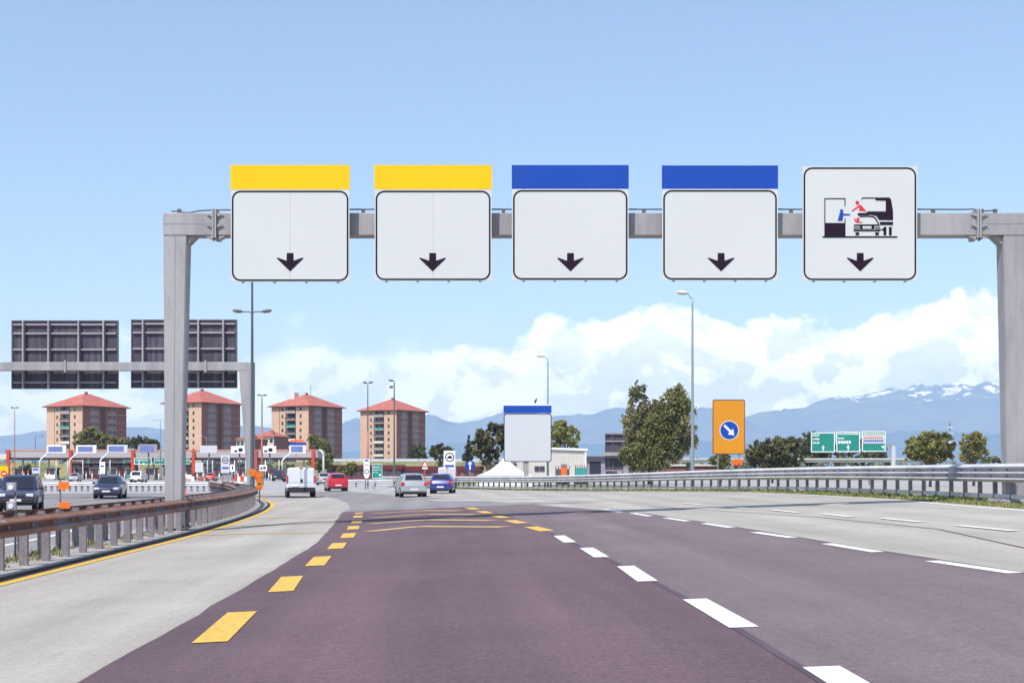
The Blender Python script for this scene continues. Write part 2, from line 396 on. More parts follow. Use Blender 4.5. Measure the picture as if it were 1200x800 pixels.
# mid grey pavement beyond the transverse joint, curving left
gl = [(dtop, GP(402,600)[0])]+[(y, x) for x, y in pts((411,596),(407,589),(395,584),(372,580),(330,577))]
gl = sorted(gl)
g_r = sorted([(dtop, dr[-3][1])]+[(y, x) for x, y in pts((660,594),(600,589.5),(540,585),(480,581),(430,577.5),(400,575.5))])
band('grey_asphalt_lanes', 'asphalt_grey', lambda Y: min(interp(gl, Y), interp(g_r, Y)-.3), lambda Y: interp(g_r, Y), dtop+.02, 118, .008)
# tar seams
def line_px(P, w, Y0=None):          # list of px points -> thin band quads
    G = [Vector(GP(*p)) for p in P]; out = []
    for a, b in zip(G, G[1:]):
        d = (b-a).normalized(); n = Vector((-d.y, d.x))*w/2
        out.append([tuple(a-n), tuple(a+n), tuple(b+n), tuple(b-n)])
    return out
quad_marks('tar_seam', 'tar', line_px([(1010,840),(960,797),(820,710),(740,668),(680,640),(645,624)], .07)
   + line_px([(1260,684),(1200,671.6),(1017,643.5),(885,621.5),(760,602.6)], .06), .012)
quad_marks('tar_joint', 'tar', line_px([(1260,655),(1100,620),(960,606),(820,597),(760,593)], .05), .006)
# white dashes
def dash(xa, ya, xb, yb, w):          # near/far ends by px centre
    return line_px([(xa, ya), (xb, yb)], w)[0]
white = [dash(1000,806,962,783,.245), dash(872,736.5,814,703,.245), dash(759,682,733,664,.24), dash(705,653.5,687,642.5,.23), dash(668,636,655,628,.23)]
white += [dash(x1,y1,x0,y0,.2) for x0,y0,x1,y1 in ((1092,658,1190,672.5),(969,637.5,1029,647.5),(884,624,929,630.5),(825,613.5,857,618.5),(780,607,806,611),(741,601.5,762,605),(708,597,727,600.3))]
white += [dash(x1,y1,x0,y0,.18) for x0,y0,x1,y1 in ((1122,616,1190,622.5),(1034,607.5,1080,612),(963,602,998,606),(904,597.5,936,600.8),(850,593.5,876,596),(800,589.5,822,591.5))]
white += [dash(x1,y1,x0,y0,.45) for x0,y0,x1,y1 in ((505,586,640,587.5),(480,580.5,560,581),(520,577.5,600,578),(560,583.4,700,585.4))]
quad_marks('white_lane_marking', 'white_line', white, .016)
quad_marks('white_edge_line', 'white_line', [[(lat(railR(a)-1.75,a),a),(lat(railR(a)-1.55,a),a),(lat(railR(b)-1.55,b),b),(lat(railR(b)-1.75,b),b)] for a, b in zip(frange(8,140,3), frange(8,140,3)[1:])], .006)
yel = []
for x, y0, y1, xo in ((263,754,718,28),(335,694,676,10),(373,663.5,652.5,7),(395,643.5,636.5,4),(408,630.5,625,2.5),(414,620.5,616.5,1),(418,613,610,.7),(419.5,606.5,604.3,.5),(420.5,602.2,600.8,.3)):
    yel.append(dash(x-xo*.62, y0, x+xo*.75, y1, .31))
for x0, y0, x1, y1 in ((622,617.5,641,622.5),(597,609.8,612,613.4),(580,604.4,592,607),(563,599,573,601.5),(549,595,558,597)):
    yel.append(dash(x1, y1, x0, y0, .34))
quad_marks('yellow_lane_marking', 'yellow_line', yel, .016)
rum = []
for P in ([(432,623),(490,617.2),(592,617.8)], [(434,614),(500,609.3),(578,610)], [(435,607),(500,602.6),(558,603)], [(436,602),(492,598.4),(540,598.6)]):
    rum += line_px(P, .5)
quad_marks('yellow_rumble_strip', 'yellow_worn', rum, .017)
rum = []
for P in ([(232,627),(300,625),(383,623.5)], [(262,616.5),(330,614.5),(390,613)], [(292,607.5),(330,606.6),(398,605.6)]):
    rum += line_px(P, .35)
quad_marks('faded_yellow_rumble_strip', 'yellow_worn', rum, .008)
quad_marks('yellow_edge_line', 'yellow_line', [[(lat(kerbL(a)+.14,a),a),(lat(kerbL(a)+.36,a),a),(lat(kerbL(b)+.36,b),b),(lat(kerbL(b)+.14,b),b)] for a, b in zip(frange(4,110,2), frange(4,110,2)[1:])], .008)
quad_marks('gutter', 'gutter', [[(lat(kerbL(a)-.01,a),a),(lat(kerbL(a)+.13,a),a),(lat(kerbL(b)+.13,b),b),(lat(kerbL(b)-.01,b),b)] for a, b in zip(frange(4,110,2), frange(4,110,2)[1:])], .006)
# island kerb
m = MB(); Y = frange(4, 112, 1)
path = [(lat(kerbL(y)-.95, y), y, gz(lat(kerbL(y), y), y)) for y in Y]
m.sweep(path, [(-.95,-.1),(-.95,.04),(-.92,.055),(.92,.055),(.945,.04),(.95,.0),(.95,-.1)], seg_mi=lambda k: 1 if k in (3,4,5) else 0)
structure(m.build('kerb', ['kerb','gutter']))
def island_z(Y): return gz(lat(kerbL(Y), Y), Y)+.055
# opposite carriageway marks
quad_marks('white_opposite_marking', 'white_line', [dash(205-i*75, 581+i*3.2, 178-i*75, 580.6+i*3.2, .5) for i in range(4)]+line_px([(0,640),(60,628),(120,612),(170,603)], .2), .006)

# ------------------------------------------------------------------ gantry over the road
SG = 42.0; DG = F/SG
def gx(x): return (x-HX)/F*DG
def gzp(y): return EYE-(y-HY)/F*DG
root = empty('sign_gantry', (gx(204), DG, 0), 0, 'galvanised steel portal gantry spanning the road and carrying five lane signs', 'gantry')
def rel(m, o, p=root): return m
def gbuild(m, name, mats, parent=root, label=None):
    o = m.build(name, mats, parent, label)
    # geometry was made in world coordinates: bring it into the thing's frame
    if parent is not None:
        inv = Matrix.Translation(parent_loc(parent)).inverted(); o.data.transform(inv)
    return o
def parent_loc(p):
    v = Vector((0,0,0))
    while p is not None: v += Vector(p.location); p = p.parent
    return v
bd = .58   # beam depth
# beam
m = MB()
for a, b in ((191,249),(254.5,1144),(1149.5,1206)):
    m.box(gx(a), gx(b), DG, DG+bd, gzp(275.5), gzp(249.5), bev=.012)
gbuild(m, 'beam', 'galv')
for a_, b_ in ((191,249),(1149.5,1206)):
    m = MB(); m.box(gx(a_)-.004, gx(b_)-.004, DG-.004, DG+bd+.004, gzp(262.5)-.006, gzp(262.5)+.006); gbuild(m, 'weld_seam', 'post')
for a in (249, 252.0, 1144, 1147.0):
    m = MB(); m.box(gx(a), gx(a)+.05, DG-.10, DG+bd+.10, gzp(279), gzp(245.5)); gbuild(m, 'flange', 'galv')
for a, sg in ((249,-1),(255,1),(1144,-1),(1150,1)):
    for zz in (250.5, 263):
        m = MB(); m.prism([(gx(a), gzp(zz)), (gx(a)+sg*.17, gzp(zz)), (gx(a), gzp(zz+4))], DG-.06, DG-.03); gbuild(m, 'stiffener', 'galv')
    m = MB(); m.prism([(gx(a), gzp(276)), (gx(a)+sg*.24, gzp(276)), (gx(a), gzp(281))], DG+.02, DG+.3); gbuild(m, 'stiffener', 'galv')
def gpost(xa, xb, xa2, xb2, yb, dback=.62, dback2=.45):
    zt = gzp(275.5)-.003; zb = gzp(yb); d0 = DG+.002
    m = MB(); m.hull8([(gx(xa2),d0+.05,zb),(gx(xb2),d0+.05,zb),(gx(xb2),d0+dback2,zb),(gx(xa2),d0+dback2,zb),
                       (gx(xa),d0,zt),(gx(xb),d0,zt),(gx(xb),d0+dback,zt),(gx(xa),d0+dback,zt)])
    bmesh.ops.bevel(m.bm, geom=list(m.bm.edges), offset=.02, segments=2, affect='EDGES')
    p = gbuild(m, 'post', 'galv')
    def xat(t, a, b): return gx(a+(b-a)*t)
    m = MB(); cx, cx2 = (xa+xb)/2, (xa2+xb2)/2
    m.hull8([(gx(cx2)-.012,d0+.035,zb),(gx(cx2)+.012,d0+.035,zb),(gx(cx2)+.012,d0+.06,zb),(gx(cx2)-.012,d0+.06,zb),
             (gx(cx)-.012,d0-.012,zt-.02),(gx(cx)+.012,d0-.012,zt-.02),(gx(cx)+.012,d0+.012,zt-.02),(gx(cx)-.012,d0+.012,zt-.02)])
    gbuild(m, 'fold_rib', 'galv')
    m = MB(); m.box(gx(xa2)-.15, gx(xb2)+.15, DG-.12, DG+.75, zb, zb+.03)
    for bx in (gx(xa2)-.09, gx(xb2)+.09):
        for by in (DG-.05, DG+.68): m.tube([(bx,by,zb+.03),(bx,by,zb+.09)], .022, 6)
    gbuild(m, 'base_plate', 'post')
    return p
gpost(191.3, 218.6, 192.8, 211.5, 619)
gpost(1176, 1206, 1180.5, 1203.5, 585)
for a_, b_ in ((218.6,229),(1176,1165)):
    m = MB(); m.prism([(gx(a_), gzp(275.8)),(gx(b_), gzp(275.8)),(gx(a_), gzp(286))], DG+.1, DG+.5); gbuild(m, 'gusset', 'galv')
m = MB()
cab = [(200,247.5),(208,247.5),(209,249),(222,249),(232,247),(248,246),(420,245.3)]+[(x,245.2) for x in range(440,1120,40)]+[(1130,245.4),(1142,245),(1150,247.5),(1160,247),(1168,246.5)]
m.tube([(gx(x), DG+.12, gzp(y)+.02) for x, y in cab], .022, 6)
gbuild(m, 'cable', 'steel_dark')
for x in (209,250,425,590,755,928,1095,1152,1168):
    m = MB(); m.box(gx(x)-.05, gx(x)+.05, DG+.08, DG+.17, gzp(249.5), gzp(244.2)); gbuild(m, 'cable_clip', 'steel_dark')
# ground footing on the right
m = MB(); m.box(gx(1172), gx(1212), DG-.4, DG+1.1, gzp(592), gzp(585)-.002, bev=.03); gbuild(m, 'footing', 'kerb')

# --- the five signs
DS = DG-.42
def sx(x): return (x-HX)/F*DS
def sz(y): return EYE-(y-HY)/F*DS
def arrow(parent, cx, y0=298.7):
    k = .0
    P = [(-3.9,0),(3.9,0),(4.1,9),(15.2,5.2),(15.2,6.6),(0,21.3),(-15.2,6.6),(-15.2,5.2),(-4.1,9)]
    m = MB()
    a = [(sx(cx+px), sz(y0-2.2+py)) for px, py in P]
    # split in three convex pieces
    m.prism([a[0],a[1],a[2],a[8]], DS-.010, DS-.004)
    m.prism([a[2],a[3],a[4],a[5]], DS-.010, DS-.004)
    m.prism([a[8],a[5],a[6],a[7]], DS-.010, DS-.004)
    m.prism([a[8],a[2],a[5]], DS-.010, DS-.004)
    bmesh.ops.remove_doubles(m.bm, verts=m.bm.verts, dist=1e-5)
    return gbuild(m, 'arrow', 'ink', parent)
def lane_sign(x0, x1, y0, y1, ax, header=None, ysplit=222.3, label='', seam=None, group=None, cat='road sign'):
    t = empty('lane_sign', (sx((x0+x1)/2), DS, sz(y1)), 0, label, cat, group)
    m = MB(); top = ysplit if header else y0
    m.box(sx(x0), sx(x1), DS, DS+.03, sz(y1), sz(top)); gbuild(m, 'panel', 'panel', t)
    m = MB(); o = rrect(sx(x0+1.2), sz(y1-.8), sx(x1-1.2), sz(top+1.2), .24, 6); i = rrect(sx(x0+3.1), sz(y1-2.7), sx(x1-3.1), sz(top+3.1), .195, 6)
    m.ring(o, i, DS-.006, DS-.0015); gbuild(m, 'border', 'ink', t)
    if header:
        m = MB(); m.box(sx(x0-.3), sx(x1+.3), DS-.004, DS+.03, sz(ysplit-.4), sz(y0)); h = gbuild(m, 'header_panel', header, t)
    if seam:
        m = MB(); m.box(sx(seam)-.003, sx(seam)+.003, DS-.0025, DS-.0008, sz(y1-3), sz(top+3.3)); gbuild(m, 'sheet_joint', 'rib_back', t)
    arrow(t, ax)
    # four vertical back ribs whose ends show under the panel, two cross rails to the beam
    for k in range(4):
        x = x0+(x1-x0)*(.10+.267*k)
        m = MB(); m.box(sx(x)-.035, sx(x)+.035, DS+.032, DS+.10, sz(y1+1.2), sz(y0+2)); gbuild(m, 'back_rib', 'galv', t)
    for yy in (244, 281):
        m = MB(); m.box(sx(x0+3), sx(x1-3), DS+.102, DS+.17, sz(yy)-.04, sz(yy)+.04); gbuild(m, 'cross_rail', 'galv', t)
    for k in (.2, .8):
        x = x0+(x1-x0)*k
        m = MB(); m.box(sx(x)-.06, sx(x)+.06, DS+.172, DS+.418, sz(272), sz(253)); gbuild(m, 'bracket', 'galv', t)
    return t
G5 = 'lane signs hung on the road gantry'
lane_sign(270.5,409.5,193.5,330,340,'sign_yellow',label='blank white lane sign with a yellow header, nearest the left gantry post', seam=340, group=G5)
lane_sign(439,576,193.5,329,507,'sign_yellow',label='blank white lane sign with a yellow header, between a yellow-topped and a blue-topped sign', seam=507.5, group=G5)
lane_sign(600,736.5,193.5,328.5,668.5,'sign_blue',ysplit=221.6,label='blank white lane sign with a blue header, middle one of the five on the gantry', group=G5)
lane_sign(776,911.5,194,328.5,845,'sign_blue',ysplit=221.6,label='blank white lane sign with a blue header, beside the sign with the toll booth pictogram', group=G5)
t5 = lane_sign(940.5,1074.8,195,329,1008,None,label='white lane sign with a toll booth, truck and car pictogram above its arrow', group=G5)
def Q(cx, cy): return (sx(955+cx/7.619), sz(220+cy/7.619))
def shape(name, m_, polys, y=DS-.010):
    m = MB()
    for P in polys: m.prism([Q(*p) for p in P], y, DS-.002)
    return gbuild(m, name, m_, t5)
def R4(a, b, c, d): return [(a,b),(c,b),(c,d),(a,d)]
def circ(cx, cy, r): return [(cx+r*math.cos(k*math.pi/8), cy+r*math.sin(k*math.pi/8)) for k in range(16)]
shape('booth_pictogram', 'ink', [R4(84,94,92,315), R4(92,94,264,102), R4(264,94,272,165), R4(84,315,272,432), R4(264,275,272,315)])
shape('ground_line_pictogram', 'ink', [R4(68,433,735,446)])
shape('attendant_pictogram', 'sign_blue', [circ(238,207,15), [(222,222),(252,222),(255,232),(315,235),(315,246),(252,248),(245,296),(203,296)]])
shape('truck_driver_pictogram', 'sign_red', [circ(378,134,17), [(400,152),(412,156),(460,212),(392,204),(396,178)], [(396,152),(402,166),(335,212),(328,205)]])
shape('car_driver_pictogram', 'sign_red', [circ(384,280,14), [(350,272),(356,270),(366,292),(385,298),(430,310),(372,312),(352,296)]])
shape('truck_pictogram', 'ink', [[(412,100),(424,88),(540,88),(540,97),(428,97),(416,104)], [(540,88),(660,88),(674,96),(680,110),(632,116),(540,113)],
      [(632,116),(680,110),(696,205),(697,290),(572,288),(632,214)], [(470,212),(632,212),(572,288),(548,252),(500,243),(400,250),(382,248),(382,226),(455,226)],
      R4(580,305,697,333), R4(612,350,637,424), R4(660,350,685,424), [(582,372),(612,364),(612,388),(600,378)]])
shape('car_pictogram', 'ink', [[(400,262),(400,254),(470,250),(520,254),(545,270),(575,325),(566,330),(536,278),(515,264),(470,260)],
      [(352,328),(568,328),(580,340),(345,340)], R4(345,350,400,357), R4(345,366,400,373), R4(536,350,582,357), R4(536,366,582,373),
      [(402,340),(424,340),(424,372),(402,372)], R4(505,340,530,372), R4(424,366,505,372), R4(345,378,585,389), R4(362,398,394,424), R4(538,398,570,424)])

# ------------------------------------------------------------------ guard rails
def wprof(z0, h, waves, amp=.042, out=1, th=.006):
    """corrugated rail profile; returns closed outline. out=+1: crests towards the right of travel"""
    n = waves*8; f = []
    for k in range(n+1):
        t = k/n; f.append((out*(amp*(1-math.cos(2*math.pi*waves*t))-amp*.2), z0+h*t))
    b = [(u-out*th, v) for u, v in reversed(f)]
    return f+b
def guardrail(name, path_f, base_f, y0, y1, step, root_lab, cat, face, rails, posts_every, rail_mat='rail_dirty', post_mat='post', top_mat=None, pw=.06, pd=.10, block=True, post_top=None, lowrail=None, group=None):
    t = empty(name, (path_f((y0)), y0, 0), 0, root_lab, cat, group)
    Y = frange(y0, y1, step)
    path = [(path_f(y), y, base_f(y)) for y in Y]
    for (z0, h, waves, off) in rails:
        m = MB(); pr = [(u+off*face, v) for u, v in wprof(z0, h, waves, .075 if waves == 3 else .055, face)]
        nn = len(pr)
        if top_mat:
            hi = z0+h*.80
            m.sweep(path, pr, smooth=False, seg_mi=lambda k: 1 if (pr[k][1] > hi and pr[(k+1)%nn][1] > hi) else 0)
            gbuild(m, 'rail', [rail_mat, top_mat], t)
        else:
            m.sweep(path, pr, smooth=False); gbuild(m, 'rail', rail_mat, t)
    if lowrail:
        z0, h, off = lowrail
        m = MB(); m.sweep(path, [(off*face-.02,z0),(off*face+.02,z0),(off*face+.04,z0+h*.5),(off*face+.02,z0+h),(off*face-.02,z0+h)]); gbuild(m, 'low_rail', rail_mat, t)
    # posts and blocks
    y = y0+.4; pm = bpm = None; n = 0
    ptop = post_top or (rails[-1][0]+rails[-1][1]-.03)
    while y < y1-.2 and n < 98:
        d = Vector((path_f(y+.3)-path_f(y-.3), .6, 0)).normalized(); a = math.atan2(d.y, d.x)-math.pi/2
        loc = Vector((path_f(y), y, base_f(y)))-Vector(t.location)
        if pm is None:
            m = MB()      # C section: web and two lips
            m.box(-pd/2, pd/2, -.004, .004, 0, ptop); m.box(-pd/2, -pd/2+.008, .0045, pw, 0, ptop); m.box(pd/2-.008, pd/2, .0045, pw, 0, ptop)
            m.box(-pd/2+.0085, pd/2-.0085, pw-.006, pw-.001, 0, ptop)
            o = m.build('post', post_mat, t); pm = o.data
            if block:
                m = MB(); m.box(min(face*(pd/2), face*(pd/2+.10)), max(face*(pd/2), face*(pd/2+.10)), -.03, .03, rails[0][0]+.06, ptop-.04); b = m.build('spacer', post_mat, t); bpm = b.data
        else:
            o = bpy.data.objects.new('post', pm); col.objects.link(o); o.parent = t
            if block: b = bpy.data.objects.new('spacer', bpm); col.objects.link(b); b.parent = t
        o.location = loc; o.rotation_euler = (random.uniform(-.012,.012), random.uniform(-.015,.015), a)
        if block: b.location = loc; b.rotation_euler = (0,0,a)
        y += posts_every*d.y if False else posts_every; n += 1
    return t
guardrail('guardrail', lambda Y: lat(railL(Y)-.14, Y), island_z, 8, 112, 1, 'weathered double-wave guardrail with rusty top along the yellow edge line', 'guardrail', 1,
          [(.54,.33,2,.13)], 1.35, top_mat='rust', pd=.14, pw=.09)
guardrail('guardrail', lambda Y: lat(railL(Y)-.98, Y), island_z, 8, 112, 1, 'rusty guardrail facing the oncoming carriageway, on the far side of the kerbed island', 'guardrail', -1,
          [(.54,.33,2,.13)], 1.35, top_mat='rust', pd=.14, pw=.09)
# long box-beam pieces tying both posts rows (seen as jagged spacers above the front rail)
rbase = lambda Y: gz(lat(railR(Y), Y), Y)-.01
guardrail('guardrail', lambda Y: lat(railR(Y), Y), rbase, 12, 155, 1.2, 'tall three-wave galvanised guardrail along the grass verge on the right', 'guardrail', -1,
          [(.60,.52,3,.13)], 1.42, rail_mat='galv_bright', pd=.12, pw=.07, lowrail=(.14,.12,.02))
# barrier across the oncoming carriageway (its far side)
def hrail(x0, x1, ytop_f, D_f, label, n=46, hh=.30, mm='galv_bright', pmm='post', H=.75, every=1.5):
    P = [Vector(((x-HX)/F*D_f(x), D_f(x), 0)) for x in [x0+(x1-x0)*k/n for k in range(n+1)]]
    t = empty('guardrail', (P[0].x, P[0].y, 0), 0, label, 'guardrail')
    path = [(p.x, p.y, gz(p.x, p.y)) for p in P]
    m = MB(); m.sweep(path, wprof(H-hh, hh, 2, .035, 1)); gbuild(m, 'rail', mm, t)
    L = 0; nxt = 0; pm = None; c = 0
    for a, b in zip(path, path[1:]):
        va, vb = Vector(a), Vector(b); d = (vb-va).length
        while nxt <= L+d and c < 98:
            q = va.lerp(vb, (nxt-L)/d)
            if pm is None:
                m = MB(); m.box(-.09,.09,.06,.14,0,H-.04); o = m.build('post', pmm, t); pm = o.data
            else: o = bpy.data.objects.new('post', pm); col.objects.link(o); o.parent = t
            o.location = q-Vector(t.location); nxt += every; c += 1
        L += d
    return t
hrail(-60, 285, None, lambda x: 119-(x-285)*.004, 'pale guardrail with dark posts across the far side of the oncoming carriageway', every=.52)
hrail(395, 485, None, lambda x: 150, 'low pale barrier behind the red hatchback and the green sign', n=10, every=2)

# ------------------------------------------------------------------ road-side marker plates
def plate_marker(x, yb, D, plates, label, w=.28, pole='steel_dark'):
    zb = island_z(D)
    p = W(x, 0, D); t = empty('marker_post', (p.x, D, zb), 0, label, 'marker post')
    top = W(x, plates[0][0]-2, D).z
    m = MB(); m.tube([(p.x, D, zb), (p.x, D, top)], .022, 8); gbuild(m, 'pole', pole, t)
    for y0, y1, x0, x1 in plates:
        m = MB(); a, b = W(x0, y1, D-.03), W(x1, y0, D-.03); m.box(a.x, b.x, D-.045, D-.028, a.z, b.z); gbuild(m, 'plate', 'orange', t)
    return t
plate_marker(70.5, 600, 30.0, [(564.5,573,68.5,81),(588,595.5,69.5,82)], 'dark post with two orange rectangular plates rising behind the near guardrail')
plate_marker(214, 585, 60.0, [(560,566,211.5,218),(573,580,211.5,218)], 'small post with two orange diamond plates just right of the left gantry post')
# twin grey signal lamps at far left, on island
t = empty('beacon_post', (W(14,0,26).x, 26, island_z(26)), 0, 'grey post with two round clear lamps in square housings at the left edge', 'beacon')
m = MB(); a = W(18,0,26); m.tube([(a.x,26,island_z(26)),(a.x,26,W(18,566,26).z)], .022, 8); gbuild(m, 'pole', 'post', t)
for cy in (570.5, 592.5):
    m = MB(); c = W(14.5, cy, 26); m.box(c.x-.09, c.x+.09, 25.92, 26.0, c.z-.085, c.z+.085, bev=.02); h = gbuild(m, 'lamp_housing', 'rib_back', t)
    m = MB(); m.disc(c.x, c.z, .05, 25.90, 25.919, 16); gbuild(m, 'lens', 'head_lamp', h)
    # amber warning lamps at the gore
for i, (x, y, r, D, lab) in enumerate(((294.5+1.2,553.5,4.6,76,'upper round amber warning lamp hung beside the far gantry post'),(304,556,4.0,78,'amber warning lamp stack at the tip of the guardrail'))):
    p = W(x, y, D); t = empty('warning_lamp', (p.x, D, island_z(D)), 0, lab, 'warning lamp')
    m = MB(); m.tube([(p.x,D+.06,island_z(D)),(p.x,D+.06,p.z)], .03, 8); gbuild(m, 'pole', 'steel_dark', t)
    ys_ = [y] if i == 0 else [556, 563.5, 570]
    for yy in ys_:
        q = W(x, yy, D); m = MB(); m.disc(q.x, q.z, r/F*D, D-.06, D+.02, 20); gbuild(m, 'lens', 'amber', t)

# ------------------------------------------------------------------ gantry over the oncoming carriageway (seen from behind)
DB = 92.6
def BX(x): return (x-HX)/F*DB
def BZ(y): return EYE-(y-HY)/F*DB
root2 = empty('sign_gantry', (BX(292), DB, gz(BX(292), DB)), 0, 'pale steel gantry over the oncoming carriageway, with a post tapering towards its foot', 'gantry')
m = MB(); m.box(BX(-330), BX(297), DB, DB+.6, BZ(434), BZ(424), bev=.02); gbuild(m, 'beam', 'galv', root2)
m = MB(); g = gz(BX(292), DB)
m.hull8([(BX(291),DB+.05,g),(BX(297),DB+.05,g),(BX(297),DB+.5,g),(BX(291),DB+.5,g),(BX(280),DB+.002,BZ(434)-.004),(BX(297),DB+.002,BZ(434)-.004),(BX(297),DB+.6,BZ(434)-.004),(BX(280),DB+.6,BZ(434)-.004)])
gbuild(m, 'post', 'galv', root2)
m = MB(); m.hull8([(BX(-330),DB+.05,g),(BX(-324),DB+.05,g),(BX(-324),DB+.5,g),(BX(-330),DB+.5,g),(BX(-330),DB+.002,BZ(434)-.004),(BX(-313),DB+.002,BZ(434)-.004),(BX(-313),DB+.6,BZ(434)-.004),(BX(-330),DB+.6,BZ(434)-.004)])
gbuild(m, 'post', 'galv', root2)
m = MB()
for x in (76.5, 241): m.box(BX(x)-.06, BX(x)+.06, DB-.08, DB-.003, BZ(436), BZ(422))
gbuild(m, 'flange', 'galv', root2)
for k, (x0, x1, y0, lab) in enumerate(((8,133.5,374,'back of a large road sign with a grid of ribs, left of the gantry post'),(149.5,274,373,'back of a large road sign with ribs, partly hidden behind the near gantry post'))):
    t = empty('road_sign_back', (BX((x0+x1)/2), DB+.9, BZ(454)), 0, lab, 'road sign', 'signs seen from behind over the oncoming lanes')
    m = MB(); m.box(BX(x0), BX(x1), DB+1.0, DB+1.05, BZ(y0+80), BZ(y0)); gbuild(m, 'panel', 'board_back', t)
    for xr in (14.5, 44.5, 80, 109.5):
        m = MB(); m.box(BX(x0+xr)-.05, BX(x0+xr)+.05, DB+.64, DB+.998, BZ(y0+80), BZ(y0)); gbuild(m, 'upright', 'galv', t)
    for yr in (4.5, 15, 34, 73):
        m = MB(); m.box(BX(x0)+.1, BX(x1)-.1, DB+.86, DB+.996, BZ(y0+yr)-.06, BZ(y0+yr)+.06); gbuild(m, 'cross_rail', 'rib_back', t)
    m = MB(); 
    m.ring([(BX(x0)-.03,BZ(y0+80)-.03),(BX(x1)+.03,BZ(y0+80)-.03),(BX(x1)+.03,BZ(y0)+.03),(BX(x0)-.03,BZ(y0)+.03)], [(BX(x0)+.05,BZ(y0+80)+.05),(BX(x1)-.05,BZ(y0+80)+.05),(BX(x1)-.05,BZ(y0)-.05),(BX(x0)+.05,BZ(y0)-.05)], DB+.93, DB+1.06)
    gbuild(m, 'frame', 'steel_dark', t)

# ------------------------------------------------------------------ street lamps
def head(m_, p, dx, L=.75, drop=.12):
    m = MB(); n = 9; rings = []
    for k in range(n+1):
        t = k/n; w = .19*math.sin(math.pi*min(max(t*.94+.05,0),1))**.6; h = .12*math.sin(math.pi*min(t*.9+.07,1))**.6
        c = Vector((p.x+dx*L*t, p.y, p.z+.10*(1-t)*0+.12*t*.6))
        rings.append([m.bm.verts.new(c+Vector((0, w*math.cos(a), h*math.sin(a)))) for a in [2*math.pi*j/10 for j in range(10)]])
    for a, b in zip(rings, rings[1:]):
        for k in range(10):
            f = m.bm.faces.new((a[k],a[(k+1)%10],b[(k+1)%10],b[k])); f.smooth = True
    m.bm.faces.new(rings[0]); m.bm.faces.new(rings[-1][::-1])
    return m
def lamp(x, ytop, D, arms, label, pole='grey_pole', headm='lamp_head', extra=0, r=.085, low=None, armL=.5, hL=.75, camera=False, xbase=None, group='street lamps'):
    p = W(x, ytop, D); g = gz(p.x, D)-.02
    t = empty('street_lamp', (p.x, D, g), 0, label, 'street lamp', group)
    top = p.z+extra
    m = MB(); m.tube([(p.x,D,g),(p.x,D,g+1),(p.x,D,top-.4),(p.x,D,top)], [r*1.25,r*1.2,r*.62,r*.5], 10); gbuild(m, 'pole', pole, t)
    if low:
        m = MB(); zt = W(x, low, D).z; m.tube([(p.x,D,g),(p.x,D,zt)], [r*1.4,r*1.05], 10); gbuild(m, 'pole_sleeve', 'rusty_pole', t)
    for dx, up in arms:
        m = MB(); m.tube([(p.x,D,p.z-.05),(p.x+dx*.15,D,p.z+.03),(p.x+dx*armL,D,p.z+.05+up)], .035, 8); a = gbuild(m, 'arm', pole, t)
        m = head(headm, Vector((p.x+dx*(armL-.02), D, p.z+.05+up)), dx, hL); gbuild(m, 'lamp_head', headm, t)
        m = MB(); q = Vector((p.x+dx*(armL+hL*.52), D, p.z+.05+up)); m.box(q.x-hL*.26, q.x+hL*.26, D-.09, D+.09, q.z-.075, q.z-.03, bev=.02); gbuild(m, 'lens', 'lens', t)
    if camera:
        m = MB(); q = W(x-3.5, ytop+6.5, D); m.tube([(p.x,D,q.z+.1),(q.x,D,q.z+.1)], .03, 6); m.box(q.x-.2,q.x+.2,D-.2,D+.2,q.z-.18,q.z+.12,bev=.05); gbuild(m, 'lower_floodlight', 'lamp_dark', t)
    return t
lamp(811.5, 349, 83, [(-1,.22)], 'tall slender street lamp with one pale head, just left of the orange road sign', armL=.26, hL=.72)
lamp(642, 420, 128, [(-1,.15)], 'slender street lamp in front of the big blank blue-topped sign', armL=.25, hL=.8)
lamp(295.5, 366, 88, [(-1,0),(1,0)], 'dark double-armed street lamp rising beside the far gantry post', pole='dark_pole', headm='lamp_dark', extra=3.2, armL=.62, hL=.62, r=.10)
lamp(431, 449, 165, [(1,.02),(-1,.0)], 'street lamp with a flat double head, left of the fourth tower block', pole='dark_pole', headm='lamp_dark', armL=.1, hL=.55, low=505)
lamp(462, 446.5, 162, [(-1,0)], 'street lamp with a second floodlight below its head, in front of the fourth tower', pole='dark_pole', headm='lamp_dark', armL=.1, hL=.6, camera=True, r=.1)
lamp(307, 463.5, 190, [(1,0),(-1,0)], 'street lamp with a long red lower mast beside the toll canopy', pole='dark_pole', headm='lamp_dark', armL=.1, hL=.6, low=500, r=.11)
lamp(17.2, 478, 228, [(1,0),(-1,0)], 'rust-red street lamp at the far left behind the toll canopy', pole='rusty_pole', headm='lamp_dark', armL=.1, hL=.6)
lamp(188, 492, 300, [(-1,0),(1,0)], 'small distant street lamp between two tower blocks', headm='lamp_head', armL=1.0, hL=.9, r=.12)
lamp(242, 512, 330, [(-1,.1)], 'very distant street lamp above the canopy, in front of the dark brick tower', headm='lamp_head', armL=1.0, hL=.9, r=.10)
lamp(41.5, 511, 330, [(1,.1)], 'thin distant lamp behind the left end of the canopy', pole='dark_pole', headm='lamp_dark', armL=1.2, hL=.9, r=.10)

